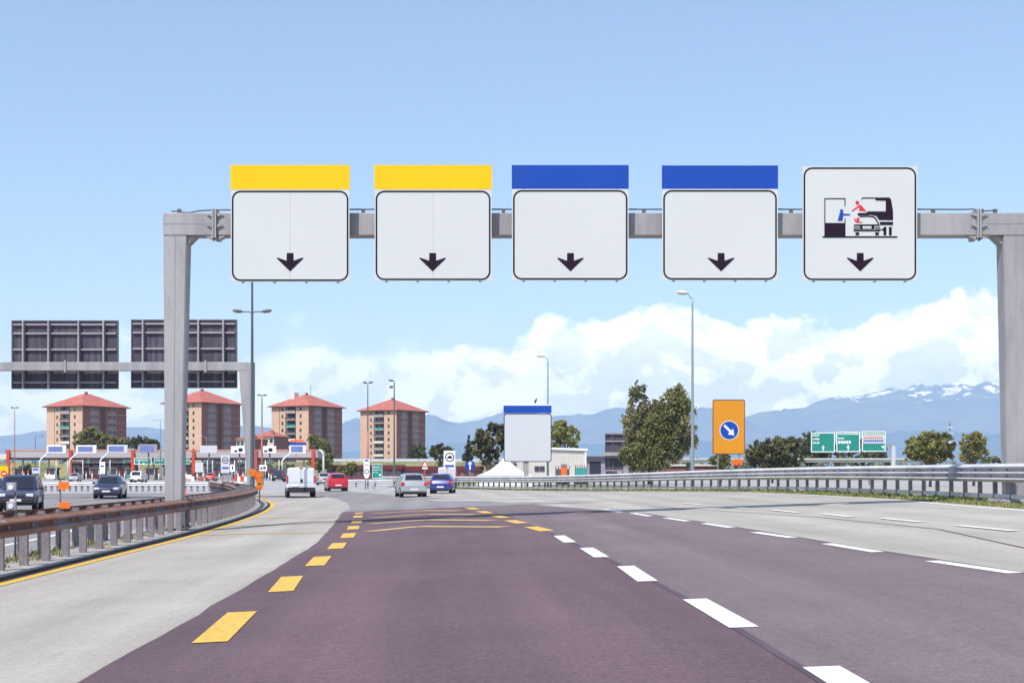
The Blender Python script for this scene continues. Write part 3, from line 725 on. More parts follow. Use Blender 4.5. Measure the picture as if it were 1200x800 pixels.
# ------------------------------------------------------------------ signs along the right
D = 90
t = empty('road_work_sign', (W(854,0,D).x, D, gz(W(854,0,D).x, D)), 0, 'orange rectangular road sign with a blue disc and white arrow behind the right guardrail', 'road sign')
a, b = W(835, 532, D), W(873, 468, D)
m = MB(); m.prism(rrect(a.x, a.z, b.x, b.z, .12), D-.02, D+.01); gbuild(m, 'panel', 'sign_orange', t)
m = MB(); m.ring(rrect(a.x, a.z, b.x, b.z, .12), rrect(a.x+.05, a.z+.05, b.x-.05, b.z-.05, .09), D-.03, D-.0205); gbuild(m, 'border', 'brick_recess', t)
c = W(854.5, 504, D)
m = MB(); m.disc(c.x, c.z, .62, D-.028, D-.0215, 32); gbuild(m, 'disc_rim', 'panel', t)
m = MB(); m.disc(c.x, c.z, .56, D-.034, D-.0285, 32); gbuild(m, 'disc', 'sign_blue', t)
m = MB(); ca, sa = math.cos(R(-45)), math.sin(R(-45))
def rot2(P): return [(c.x+x*ca-z*sa, c.z+x*sa+z*ca) for x, z in P]
m.prism(rot2([(-.45,-.07),(.1,-.07),(.1,.07),(-.45,.07)]), D-.040, D-.0345); m.prism(rot2([(.1,-.25),(.1,-.07),(.1,.07),(.1,.25),(.45,0)]), D-.040, D-.0345)
gbuild(m, 'arrow', 'white_paint', t)
for x in (841.5, 866.5):
    p = W(x, 0, D); m = MB(); m.tube([(p.x, D+.06, gz(p.x,D)-.1), (p.x, D+.06, b.z-.1)], .045, 8); gbuild(m, 'leg', 'galv', t)
p = W(864, 541, 86); t = empty('warning_lamp', (p.x, 86, gz(p.x, 86)), 0, 'orange warning lamp under the orange road sign', 'warning lamp')
m = MB(); m.disc(p.x-.06, p.z, .19, 85.9, 86, 16); gbuild(m, 'lens', 'amber', t)
m = MB(); m.box(p.x-.3, p.x+.32, 86.005, 86.18, p.z-.22, p.z+.17, bev=.04); gbuild(m, 'housing', 'orange', t)
m = MB(); m.tube([(p.x,86.1,gz(p.x,86)),(p.x,86.1,p.z-.2)], .03, 6); gbuild(m, 'pole', 'galv', t)
p = W(1018, 548.5, 55); t = empty('reflector', (p.x, 55, p.z), 0, 'small red reflector standing just behind the top of the right guardrail', 'reflector')
m = MB(); q = W(1018.5, 548.5, lambda_D := 54.6); m.box(q.x-.09,q.x+.09,54.5,54.56,q.z-.07,q.z+.07,bev=.02); gbuild(m, 'lens', 'orange', t)
m = MB(); m.tube([(q.x, 54.6, gz(q.x,54.6)+.4), (q.x, 54.6, q.z)], .02, 6); gbuild(m, 'pole', 'galv', t)

D = 126
t = empty('large_blank_sign', (W(619,0,D).x, D, gz(W(619,0,D).x, D)), 0, 'large blank grey sign with a blue header strip and a bird perched on top', 'road sign')
a, b = W(590.3, 541, D), W(646.3, 484.2, D)
m = MB(); m.prism(rrect(a.x, a.z, b.x, b.z, .22), D-.03, D+.02); gbuild(m, 'panel', 'panel_grey', t)
m = MB(); m.ring(rrect(a.x, a.z, b.x, b.z, .22), rrect(a.x+.07, a.z+.07, b.x-.07, b.z-.07, .18), D-.045, D-.0305); gbuild(m, 'border', 'ink', t)
h0, h1 = W(590, 483.8, D), W(646.3, 475, D)
m = MB(); m.box(h0.x, h1.x, D-.03, D+.02, h0.z, h1.z); gbuild(m, 'header_panel', 'sign_blue', t)
m = MB(); e0, e1 = W(589.9,475,D), W(646.5,473.7,D); m.box(e0.x, e1.x, D-.035, D+.025, e0.z, e1.z); gbuild(m, 'top_edge', 'white_paint', t)
p = W(616.5, 0, D); m = MB(); m.box(p.x-.22, p.x+.22, D+.03, D+.4, gz(p.x,D)-.1, b.z-.2); gbuild(m, 'post', 'galv', t)
p = W(627.6, 470.2, D); t = empty('bird', (p.x, D, W(0,473.7,D).z), 0, 'dark bird perched upright on top of the blue-headed blank sign', 'bird')
m = MB(); n = 10
prof = [(-.12,-.20,.01),(-.08,-.13,.045),(-.03,-.05,.085),(.02,.04,.095),(.05,.12,.065),(.06,.17,.05),(.09,.21,.055),(.12,.22,.035),(.17,.21,.008)]
m.tube([(p.x+a_, D, p.z+b_+.02) for a_, b_, c_ in prof], [c_ for *_, c_ in prof], 10); gbuild(m, 'body', 'feather', t)
for dy in (-.02,.02):
    m = MB(); m.tube([(p.x,D+dy,W(0,473.7,D).z),(p.x,D+dy,p.z-.03)], .008, 5); gbuild(m, 'leg', 'feather', t)

# signs behind big tree, green gantry signs
def back_sign(x0, x1, y0, y1, D, label):
    t = empty('road_sign_back', (W((x0+x1)/2,0,D).x, D, gz(W(x0,0,D).x, D)), 0, label, 'road sign')
    a, b = W(x0, y1, D), W(x1, y0, D)
    m = MB(); m.box(a.x, b.x, D, D+.06, a.z, b.z); gbuild(m, 'panel', 'board_back', t)
    for k in (.25, .6):
        x = a.x+(b.x-a.x)*k; m = MB(); m.box(x-.08, x+.08, D-.15, D-.004, a.z, b.z); gbuild(m, 'upright', 'steel_dark', t)
    for k in (.0, .35, .78, .98):
        z = a.z+(b.z-a.z)*k; m = MB(); m.box(a.x, b.x, D-.26, D-.154, z-.08, z+.08); gbuild(m, 'cross_rail', 'rib_back', t)
    c = W((x0*.35+x1*.65), 534, D); m = MB(); m.box(c.x-.35, c.x+.35, D-.9, D-.3, gz(c.x,D)-.1, c.z); gbuild(m, 'post', 'galv', t)
    m = MB(); m.box(a.x-.4, b.x+5, D-.89, D-.31, c.z+.003, c.z+.5); gbuild(m, 'beam', 'galv', t)
    return t
back_sign(709, 746, 507, 551, 190, 'ribbed back of a road sign on a post, half hidden by the tall birch')
D = 300
t = empty('sign_gantry', (W(1048,0,D).x, D, gz(W(1048,0,D).x, D)), 0, 'distant pale gantry whose post stands right of three green direction signs', 'gantry')
a = W(1048,522,D); m = MB(); m.box(a.x-.5, a.x+.3, D+.2, D+.9, gz(a.x,D), a.z); gbuild(m, 'post', 'panel_grey', t)
m = MB(); b = W(953, 520, D); m.box(b.x, a.x+.4, D+.25, D+.7, a.z+.003, a.z+.35); gbuild(m, 'beam', 'galv', t)
def green_sign(x0, x1, y0, y1, D, label, kind, group='green direction signs on the distant gantry'):
    t = empty('direction_sign', (W((x0+x1)/2,0,D).x, D, W(0,y1,D).z), 0, label, 'road sign', group)
    a, b = W(x0, y1, D), W(x1, y0, D)
    w, h = b.x-a.x, b.z-a.z
    m = MB(); m.box(a.x, b.x, D-.05, D, a.z, b.z); gbuild(m, 'panel', 'sign_green', t)
    e = .04*w
    m = MB(); m.ring([(a.x,a.z),(b.x,a.z),(b.x,b.z),(a.x,b.z)], [(a.x+e,a.z+e),(b.x-e,a.z+e),(b.x-e,b.z-e),(a.x+e,b.z-e)], D-.08, D-.0505); gbuild(m, 'border', 'white_paint', t)
    U = lambda u, v: (a.x+u*w, a.z+v*h)
    m = MB()
    def bar(u0, v0, u1, v1):
        p, q = U(u0, v0), U(u1, v1); m.box(p[0], q[0], D-.07, D-.0505, p[1], q[1])
    def word(u0, u1, v0, v1, n):
        st = (u1-u0)/n
        for k in range(n):
            j = random.uniform(.55, .8); bar(u0+k*st, v0, u0+(k+j)*st, v1-(random.random() < .4)*(v1-v0)*.25)
    if kind == 0:
        for v in (.82, .63, .44): word(.07, .36, v, v+.09, 7)
        m.prism([U(.44,.22),U(.58,.22),U(.51,.36)], D-.07, D-.0505); bar(.485,.08,.535,.22)
    elif kind == 1:
        word(.07, .95, .86, .93, 16); word(.08, .34, .64, .73, 6)
        for k in range(5): bar(.08+k*.11, .42, .08+k*.11+.085, .56)
        m.prism([U(.43,.22),U(.57,.22),U(.5,.36)], D-.07, D-.0505); bar(.475,.08,.525,.22)
    elif kind == 2:
        word(.07, .95, .84, .92, 16)
        m.prism([U(.8,.26),U(.94,.12),U(.94,.3)], D-.07, D-.0505)
    elif kind == 3:
        word(.12,.8,.55,.72,9); m.prism([U(.46,.12),U(.62,.12),U(.54,.3)], D-.07, D-.0505)
    elif kind == 4:
        word(.1,.8,.76,.84,8); word(.1,.85,.58,.64,8); word(.1,.6,.4,.46,6); m.prism([U(.6,.3),U(.82,.1),U(.86,.3)], D-.07, D-.0505)
    gbuild(m, 'lettering', 'white_paint', t)
    if kind == 2:
        m = MB(); p, q = U(.06,.66), U(.95,.80); m.box(p[0],q[0],D-.066,D-.0505,p[1],q[1]); gbuild(m, 'white_field', 'white_paint', t)
        m = MB(); p, q = U(.06,.40), U(.95,.64); m.box(p[0],q[0],D-.066,D-.0505,p[1],q[1]-.002); gbuild(m, 'pale_field', 'panel_grey', t)
        m = MB(); 
        for k in range(9): p, q = U(.10+k*.09,.67), U(.10+k*.09+.06,.75); m.box(p[0],q[0],D-.075,D-.0665,p[1],q[1])
        gbuild(m, 'red_lettering', 'sign_red', t)
        m = MB()
        for k in range(9): p, q = U(.10+k*.09,.48), U(.10+k*.09+.06,.58); m.box(p[0],q[0],D-.075,D-.0665,p[1],q[1])
        gbuild(m, 'blue_lettering', 'sign_blue', t)
    return t
green_sign(950.3, 978.3, 506.5, 529.8, 299.5, 'left green direction sign with three short lines of text', 0)
green_sign(980, 1007.8, 505.8, 529.4, 299.5, 'middle green direction sign with a row of small white pictograms', 1)
green_sign(1010, 1037.8, 505, 529, 299.5, 'right green direction sign with white and blue text fields', 2)

# ------------------------------------------------------------------ small signs on the left/middle
def pole_sign(name, x, yb_pole, D, label, parts, pole_m='galv', poles=(0,), cat='road sign', top=None):
    g0 = gz(W(x,0,D).x, D)
    t = empty(name, (W(x,0,D).x, D, g0), 0, label, cat)
    for dx in poles:
        p = W(x+dx, 0, D); m = MB(); m.tube([(p.x, D+.08, g0-.05), (p.x, D+.08, W(0, top, D).z)], .05, 8); gbuild(m, 'pole', pole_m, t)
    for (nm, kind, args, mm, lift) in parts:
        m = MB()
        y0, y1 = D-lift*.006-.02, D-lift*.006-.0155
        if kind == 'rect':
            a, b = W(args[0], args[3], D), W(args[2], args[1], D); m.box(a.x, b.x, y0, y1 if lift else D, a.z, b.z)
        elif kind == 'disc':
            c = W(args[0], args[1], D); m.disc(c.x, c.z, args[2]/F*D, y0, y1 if lift else D, 24)
        elif kind == 'ring':
            c = W(args[0], args[1], D); n = 24
            f = lambda r: [(c.x+r/F*D*math.cos(2*math.pi*k/n), c.z+r/F*D*math.sin(2*math.pi*k/n)) for k in range(n)]
            m.ring(f(args[2]), f(args[3]), y0, y1)
        elif kind == 'poly':
            m.prism([(W(px,py,D).x, W(px,py,D).z) for px, py in args], y0, y1 if lift else D)
        gbuild(m, nm, mm, t)
    return t
pole_sign('prohibition_sign', 526.5, 0, 134, 'white board with a ringed car symbol above a blue strip, behind the blue hatchback',
  [('panel','rect',(520,527.8,533.5,554),'white_paint',0),('ring','ring',(527,535.5,5.4,4.2),'ink',1),('car_symbol','poly',[(523.8,537),(524.2,535.2),(525.4,534.9),(526.2,533.6),(528.4,533.6),(529.2,534.9),(530,535.4),(530,537)],'ink',1),('blue_strip','rect',(521.2,544.4,532.2,548),'sign_blue',1)], poles=(-4,4), top=530)
pole_sign('direction_arrow_sign', 550.8, 0, 138, 'round blue sign with a white upward arrow at the start of the right guardrail',
  [('panel','disc',(550.8,545.3,6),'sign_blue',0),('arrow_shaft','rect',(549.9,543.4,551.7,550),'white_paint',1),('arrow_head','poly',[(547.9,543.6),(550.8,540),(553.7,543.6)],'white_paint',1)], top=541)
pole_sign('warning_sign', 497.8, 0, 135, 'red-bordered triangular warning sign behind the silver hatchback',
  [('triangle','poly',[(493.8,546.6),(502,546.6),(497.9,539)],'sign_red',0),('field','poly',[(495.4,545.7),(500.4,545.7),(497.9,541)],'white_paint',1),('lower_plate','rect',(494.8,547.2,501,549.4),'white_paint',0)], top=541, pole_m='red_steel')
pole_sign('totem_sign', 429.6, 0, 130, 'tall narrow white sign with a ring symbol, left of the green sign',
  [('panel','poly',[(426.2,537.5),(433.2,537.5),(433.2,556),(431.4,560),(428,560),(426.2,556)],'white_paint',0),('blue_strip','rect',(427.4,538.4,431.8,540.2),'sign_blue',1),('ring','ring',(429.7,552.3,2.7,1.9),'ink',1),('text_line','rect',(427.6,544.3,432,544.9),'ink',1)], top=540, poles=(-1.5,1.5))
green_s = green_sign(436.4, 448, 543.8, 560, 128, 'portrait green direction sign on a white post beside the narrow totem sign', 4, group=None)
m = MB(); p = W(437.8,0,128); m.tube([(p.x,128.06,gz(p.x,128)),(p.x,128.06,W(0,545,128).z)], .08, 8); gbuild(m, 'post', 'white_paint', green_s)
pole_sign('height_limit_sign', 264, 0, 180, 'grey board with a ring symbol and blue strip in front of the toll canopy',
  [('panel','rect',(258.8,533,269,554),'panel_grey',0),('ring','ring',(264,539.2,3.9,2.9),'ink',1),('symbol','rect',(262,538.6,266,540),'ink',1),('blue_strip','rect',(260.3,547,268,549.2),'sign_blue',1)], top=535, poles=(-3,3))
pole_sign('portal_sign', 272.4, 0, 195, 'small white board with a black mark beside the grey ring board',
  [('panel','rect',(269.6,544,275,552.4),'white_paint',0),('mark','rect',(271.6,546,273.2,549.6),'ink',1)], top=546)
pole_sign('portal_sign', 308.3, 0, 170, 'small white board with dark marks, left of the white van',
  [('panel','rect',(304,544.4,313,551.6),'white_paint',0),('mark','rect',(305.2,547.4,307.4,549.8),'ink',1),('mark','rect',(308.4,546.4,311.6,549.6),'steel_dark',1)], top=546)
pole_sign('info_sign', 120, 0, 165, 'tall white board with a blue strip above the navy car',
  [('panel','rect',(116.8,541,123.2,555),'white_paint',0),('blue_strip','rect',(118,545,121.8,546.8),'sign_blue',1)], top=541)
pole_sign('info_sign', 42, 0, 210, 'small pale blue board in front of the dry grass bank',
  [('panel','rect',(37.5,548,46.6,554.5),'panel_grey',0),('blue_strip','rect',(38.5,549,45,550.8),'sign_blue',1)], top=549)
pole_sign('no_entry_sign', 4, 0, 150, 'yellow board with a red no-entry disc at the left edge',
  [('panel','rect',(-1,546,9.5,559),'sign_yellow',0),('disc','disc',(4.6,554.6,3.6),'sign_red',1),('bar','rect',(2.6,553.9,7,555.3),'white_paint',2)], top=548)
pole_sign('info_sign', 233, 0, 240, 'white board hung low between the toll canopy columns',
  [('panel','rect',(228.6,541.5,238,553),'panel',0),('mark','rect',(231.5,544,235.5,549),'panel_grey',1)], top=542)

# ------------------------------------------------------------------ toll station
D = 305
def TX(x, d=D): return (x-HX)/F*d
def TZ(y, d=D): return EYE-(y-HY)/F*d
t = empty('toll_canopy', (TX(190), D+5, 0), 0, 'long flat toll station canopy on red columns spanning the lanes on the left', 'toll canopy')
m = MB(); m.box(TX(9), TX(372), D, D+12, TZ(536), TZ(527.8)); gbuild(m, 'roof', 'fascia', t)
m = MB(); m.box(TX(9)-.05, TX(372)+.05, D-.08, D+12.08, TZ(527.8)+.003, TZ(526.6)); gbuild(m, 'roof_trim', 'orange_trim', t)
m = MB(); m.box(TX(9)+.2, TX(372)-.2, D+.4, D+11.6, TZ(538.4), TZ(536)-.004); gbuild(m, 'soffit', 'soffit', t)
for x in (10, 83, 156, 227, 300, 367):
    m = MB(); m.box(TX(x)-.32, TX(x)+.32, D-.5, D-.09, -.1, TZ(527)); gbuild(m, 'column', 'red_steel', t)
for x in (17, 48, 120, 173, 246, 272, 330, 352):
    m = MB(); m.box(TX(x)-.18, TX(x)+.18, D+5, D+5.4, -.1, TZ(538.4)-.004); gbuild(m, 'inner_column', 'white_paint', t)
m = MB(); a = [(TX(373),D+1,TZ(527)),(TX(376),D+1,TZ(527.8)),(TX(378),D+1,TZ(531)),(TX(378.2),D+1,TZ(536)),(TX(378.2),D+1,-.1)]
m.tube(a, .22, 8); gbuild(m, 'downpipe', 'white_paint', t)
# matrix panels on goose-neck arms in front of canopy
def matrix(x0, x1, y0, y1, body, scr, label, arm=True, header=None, name='lane_display'):
    d = D-6
    t = empty(name, (TX((x0+x1)/2,d), d, 0), 0, label, 'lane display', 'lane displays above the toll canopy')
    m = MB(); m.box(TX(x0,d), TX(x1,d), d-.4, d, TZ(y1,d), TZ(y0,d), bev=.06); gbuild(m, 'housing', body, t)
    w = x1-x0
    if scr:
        m = MB(); m.box(TX(x0+w*.09,d), TX(x0+w*.82,d), d-.43, d-.403, TZ(y1-1.6,d), TZ(y0+1.6,d)); gbuild(m, 'screen', scr, t)
    if header:
        m = MB(); m.box(TX(x0-.3,d), TX(x1+.3,d), d-.5, d+.1, TZ(y0,d)+.003, TZ(y0-2.8,d)); gbuild(m, 'header', header, t)
    if arm:
        xm = x0-9
        m = MB(); m.tube([(TX(xm,d),d+.2,0),(TX(xm,d),d+.2,TZ(540,d)),(TX(xm+2,d),d+.2,TZ(537,d)),(TX(x0+1,d),d+.2,TZ(y1-.5,d)),(TX(x0+w*.4,d),d+.2,TZ(y1-1,d))], .16, 8); gbuild(m, 'mast', 'white_paint', t)
    else:
        m = MB(); m.tube([(TX((x0+x1)/2,d),d+.2,0),(TX((x0+x1)/2,d),d+.2,TZ(y1-1,d))], .16, 8); gbuild(m, 'mast', 'steel_dark', t)
    return t
matrix(55.3,78,521.4,530.8,'white_paint','screen','white lane display with a blue screen, leftmost over the toll canopy')
matrix(90,113.5,521.4,530.8,'white_paint','screen','white lane display with a blue screen, second from the left over the canopy')
matrix(126,150,521,530.6,'panel','screen','white lane display with a blue screen, under the bush by the first tower')
matrix(163,184.6,520.4,530.4,'rib_back','screen','grey-framed lane display with a blue screen left of the near gantry post', arm=False)
matrix(235,254.8,522,531,'panel_grey',None,'pale grey lane sign with two faint text lines below the second tower', arm=False)
s6 = matrix(271,290,522.5,531,'white_paint',None,'white lane sign with a black pictogram, left of the far gantry post', arm=False)
s7 = matrix(308,324,522.5,531,'white_paint',None,'white lane sign with a black pictogram, right of the far gantry post', arm=False)
for s_, x0 in ((s6, 275), (s7, 310)):
    m = MB(); d = D-6
    m.box(TX(x0,d),TX(x0+3.4,d),d-.46,d-.402,TZ(529.2,d),TZ(527.4,d)); m.box(TX(x0+5,d),TX(x0+9.6,d),d-.46,d-.402,TZ(528.6,d),TZ(525,d)); gbuild(m, 'pictogram', 'ink', s_)
matrix(339.5,358.6,521,531.2,'white_paint','screen','white lane display under a blue header, straight above the white van', header='sign_blue')
pole_sign('lane_beacon', 347, 0, 299.6, 'row of small orange lamps on top of the blue-headed lane display',
  [('lamp_row','rect',(340,515.2,356,517.8),'orange',0)], top=516)
green_sign(157.3, 177.8, 536.4, 544, 302.5, 'wide green sign under the canopy beside a red column', 3, group='green signs under the toll canopy')
green_sign(180.5, 193.5, 536.4, 544, 302.5, 'green sign under the canopy, its right end cut off by the near gantry post', 3, group='green signs under the toll canopy')
green_sign(215.4, 222.6, 536.2, 544, 302.5, 'narrow green sign under the canopy, right of the near gantry post', 3, group='green signs under the toll canopy')
# booths and islands
def booth(x, d, w, label, body='booth', top='soffit'):
    t = empty('toll_booth', (TX(x,d), d, 0), 0, label, 'toll booth', 'toll booths under the canopy')
    g = gz(TX(x,d), d); cx = TX(x,d)
    m = MB(); m.box(cx-w/2-.4, cx+w/2+.4, d-4, d+4, g, g+.25, bev=.05); gbuild(m, 'island', 'kerb', t)
    m = MB(); m.box(cx-w/2, cx+w/2, d-1.5, d+1.5, g+.25, g+1.15); gbuild(m, 'base', body, t)
    m = MB(); m.box(cx-w/2+.04, cx+w/2-.04, d-1.46, d+1.46, g+1.152, g+2.35); gbuild(m, 'glazing', 'window', t)
    for sx_ in (-1, 1):
        m = MB(); m.box(cx+sx_*(w/2)-.06, cx+sx_*(w/2)+.06, d-1.55, d-1.45, g+1.15, g+2.36); gbuild(m, 'frame_post', 'white_paint', t)
    m = MB(); m.box(cx-w/2-.25, cx+w/2+.25, d-1.8, d+1.8, g+2.36, g+2.62, bev=.04); gbuild(m, 'roof', top, t)
    return t
nearl = ['beside the red left-end column','in front of the dry grass bank','left of the second red column','behind the tall white board','behind the navy car','behind the small white van','left of the near gantry post','right of the near gantry post','below the second tower block','behind the grey ring board','left of the far gantry post','left of the white van','hidden mostly by the white van']
bods = ['booth','white_paint','booth','maroon','booth','teal','booth','white_paint','teal','booth','red_steel','white_paint','booth']
for i, x in enumerate((24,62,95,113,134,155,178,224,246,268,284,322,362)):
    booth(x, 308, 1.9, 'toll booth '+nearl[i], bods[i])
def post_row(name, xs_, d, h, r, mm, label, cat, group, band_m=None):
    for x in xs_:
        X = TX(x,d); g = gz(X,d); t = empty(name, (X,d,g), 0, label, cat, group)
        m = MB(); m.tube([(X,d,g),(X,d,g+h)], r, 8); gbuild(m, 'pole', mm, t)
        if band_m:
            m = MB(); m.tube([(X,d,g+h+.002),(X,d,g+h+.35)], r*1.6, 8); gbuild(m, 'cap', band_m, t)
post_row('bollard', [28,33,53,58,88,101,108,140,146,170,186,218,231,238,251,257,279,285,292,315,328,333], 292, 1.5, .11, 'white_paint', 'white bollard with a red cap guarding the toll booth lanes', 'bollard', 'bollards before the toll booths', 'red_steel')
post_row('lane_post', [66,79,97,129,163,212,243,249,275,288,311,327], 297, 4.2, .10, 'panel_grey', 'thin pale post under the front of the toll canopy', 'post', 'thin posts under the toll canopy')
def signal(x, d, label):
    X = TX(x,d); z = TZ(541,d); t = empty('traffic_light', (X,d,z), 0, label, 'traffic light', 'lane signals under the canopy')
    m = MB(); m.box(X-.45,X+.45,d-.25,d,z-.4,z+.4,bev=.06); m.box(X-.04,X+.04,d-.15,d-.06,z+.41,TZ(536,d)); gbuild(m, 'housing', 'steel_dark', t)
    m = MB(); m.disc(X, z, .26, d-.29, d-.255, 16); gbuild(m, 'lens', 'teal', t)
for x, w_ in ((40,'at the left end of the canopy'),(72,'left of the second red column'),(104,'under the second lane display'),(146,'left of the third red column'),(240,'below the pale grey lane sign'),(286,'left of the far gantry post'),(318,'above the gap left of the white van')): signal(x, 304, 'dark lane signal with a green lens '+w_)
def barrier_block(x, d, mm, label):
    X = TX(x,d); g = gz(X,d); t = empty('road_barrier', (X,d,g), 0, label, 'barrier', 'plastic barriers at the toll station')
    m = MB(); m.prism([(X-.29,g),(X+.29,g),(X+.29,g+.25),(X+.24,g+.9),(X-.24,g+.9),(X-.29,g+.25)], d-.2, d+.2); gbuild(m, 'body', mm, t)
for k, x in enumerate((276,280,284,288,292,296)): barrier_block(x, 255, ('red_steel','white_paint')[k%2], ('red','white')[k%2]+' plastic barrier in the row left of the far gantry post')
for x, y_, d, mm in ((226,0,262,'white_paint'),(236,0,262,'red_steel')): barrier_block(x, d, mm, {'white_paint':'lone white','red_steel':'lone red'}[mm]+' plastic barrier right of the near gantry post')
# dark service buildings under the canopy
def block(name, x0, x1, y0, d, dep, body, roofm, label, cat='building', win=True, rooft=.5):
    t = empty(name, (TX((x0+x1)/2,d), d, 0), 0, label, cat)
    a, b, g, z = TX(x0,d), TX(x1,d), gz(TX(x0,d),d)-.1, TZ(y0,d)
    m = MB(); m.box(a, b, d, d+dep, g, z-rooft); gbuild(m, 'wall', body, t)
    m = MB(); m.box(a-.3, b+.3, d-.4, d+dep+.3, z-rooft+.003, z); gbuild(m, 'roof', roofm, t)
    if win:
        n = max(2, int((b-a)/2.2)); st = (b-a)/n
        for k in range(n):
            m = MB(); m.box(a+st*(k+.15), a+st*(k+.85), d-.03, d-.002, g+1.0, z-rooft-.3); gbuild(m, 'window', 'window', t)
    return t
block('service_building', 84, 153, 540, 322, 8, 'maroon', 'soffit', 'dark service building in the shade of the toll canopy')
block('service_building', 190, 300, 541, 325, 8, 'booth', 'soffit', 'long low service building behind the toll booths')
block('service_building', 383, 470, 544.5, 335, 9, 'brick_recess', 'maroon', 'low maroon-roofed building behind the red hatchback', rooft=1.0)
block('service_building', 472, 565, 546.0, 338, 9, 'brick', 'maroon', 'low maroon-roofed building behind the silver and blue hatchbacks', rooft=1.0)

# ------------------------------------------------------------------ overpass embankment behind
def berm(name, x0, x1, d, label_m, ytop, wid=8, slope=14, m_='grass_dry'):
    a, b = TX(x0,d), TX(x1,d); z = TZ(ytop,d)
    me = MB(); n = 40
    for k in range(n):
        xa, xb = a+(b-a)*k/n, a+(b-a)*(k+1)/n
        me.face([(xa,d-slope,-.3),(xb,d-slope,-.3),(xb,d,z),(xa,d,z)]); me.face([(xa,d,z),(xb,d,z),(xb,d+wid,z),(xa,d+wid,z)]); me.face([(xa,d+wid,z),(xb,d+wid,z),(xb,d+wid+slope,-.3),(xa,d+wid+slope,-.3)])
    return structure(me.build(name, m_))
berm('embankment', -500, 575, 385, '', 541.0)
def parapet(x0, x1, y0, y1, d, label, mm='white_paint', posts=True):
    t = empty('parapet_rail', (TX(x0,d), d, TZ(y1,d)), 0, label, 'parapet')
    m = MB(); m.box(TX(x0,d), TX(x1,d), d, d+.3, TZ(y1,d), TZ(y0,d)); gbuild(m, 'wall', mm, t)
    n = int((TX(x1,d)-TX(x0,d))/6)
    for k in range(min(n, 90)):
        x = TX(x0,d)+(TX(x1,d)-TX(x0,d))*k/n; m = MB(); m.box(x-.06, x+.06, d+.1, d+.22, TZ(y0,d)+.002, TZ(y0,d)+1.3) if posts else m.box(x-.04,x+.04,d-.05,d-.002,TZ(y1,d),TZ(y0,d)); gbuild(m, 'fence_post', 'steel_dark', t)
    return t
parapet(-200, 58, 531.5, 538, 400, 'pale parapet wall with thin posts on the embankment at far left', 'render_white')
parapet(378, 575, 537.2, 540.6, 387, 'pale parapet along the grass embankment behind the tower blocks', 'panel_grey', posts=False)
# bridge deck on the right
t = empty('overpass_bridge', (TX(790,330), 330, 0), 0, 'low concrete overpass seen between the trees on the right', 'bridge')
m = MB(); m.box(TX(560,330), TX(1075,330), 330, 340, TZ(541.5,330), TZ(538.5,330)); gbuild(m, 'deck', 'render_white', t)
m = MB(); m.box(TX(560,330), TX(1075,330), 329.6, 329.95, TZ(538.4,330), TZ(536.6,330)); gbuild(m, 'parapet', 'panel_grey', t)
for x in (585, 640, 700, 760, 812, 870, 930, 990, 1050):
    m = MB(); m.box(TX(x,330)-.6, TX(x,330)+.6, 332, 338, -.2, TZ(541.5,330)-.004); gbuild(m, 'pier', 'kerb', t)
block('brick_shed', 775, 845, 543.6, 345, 8, 'brick', 'render_white', 'low brick shed beyond the overpass, between the birch and the orange sign', win=False)

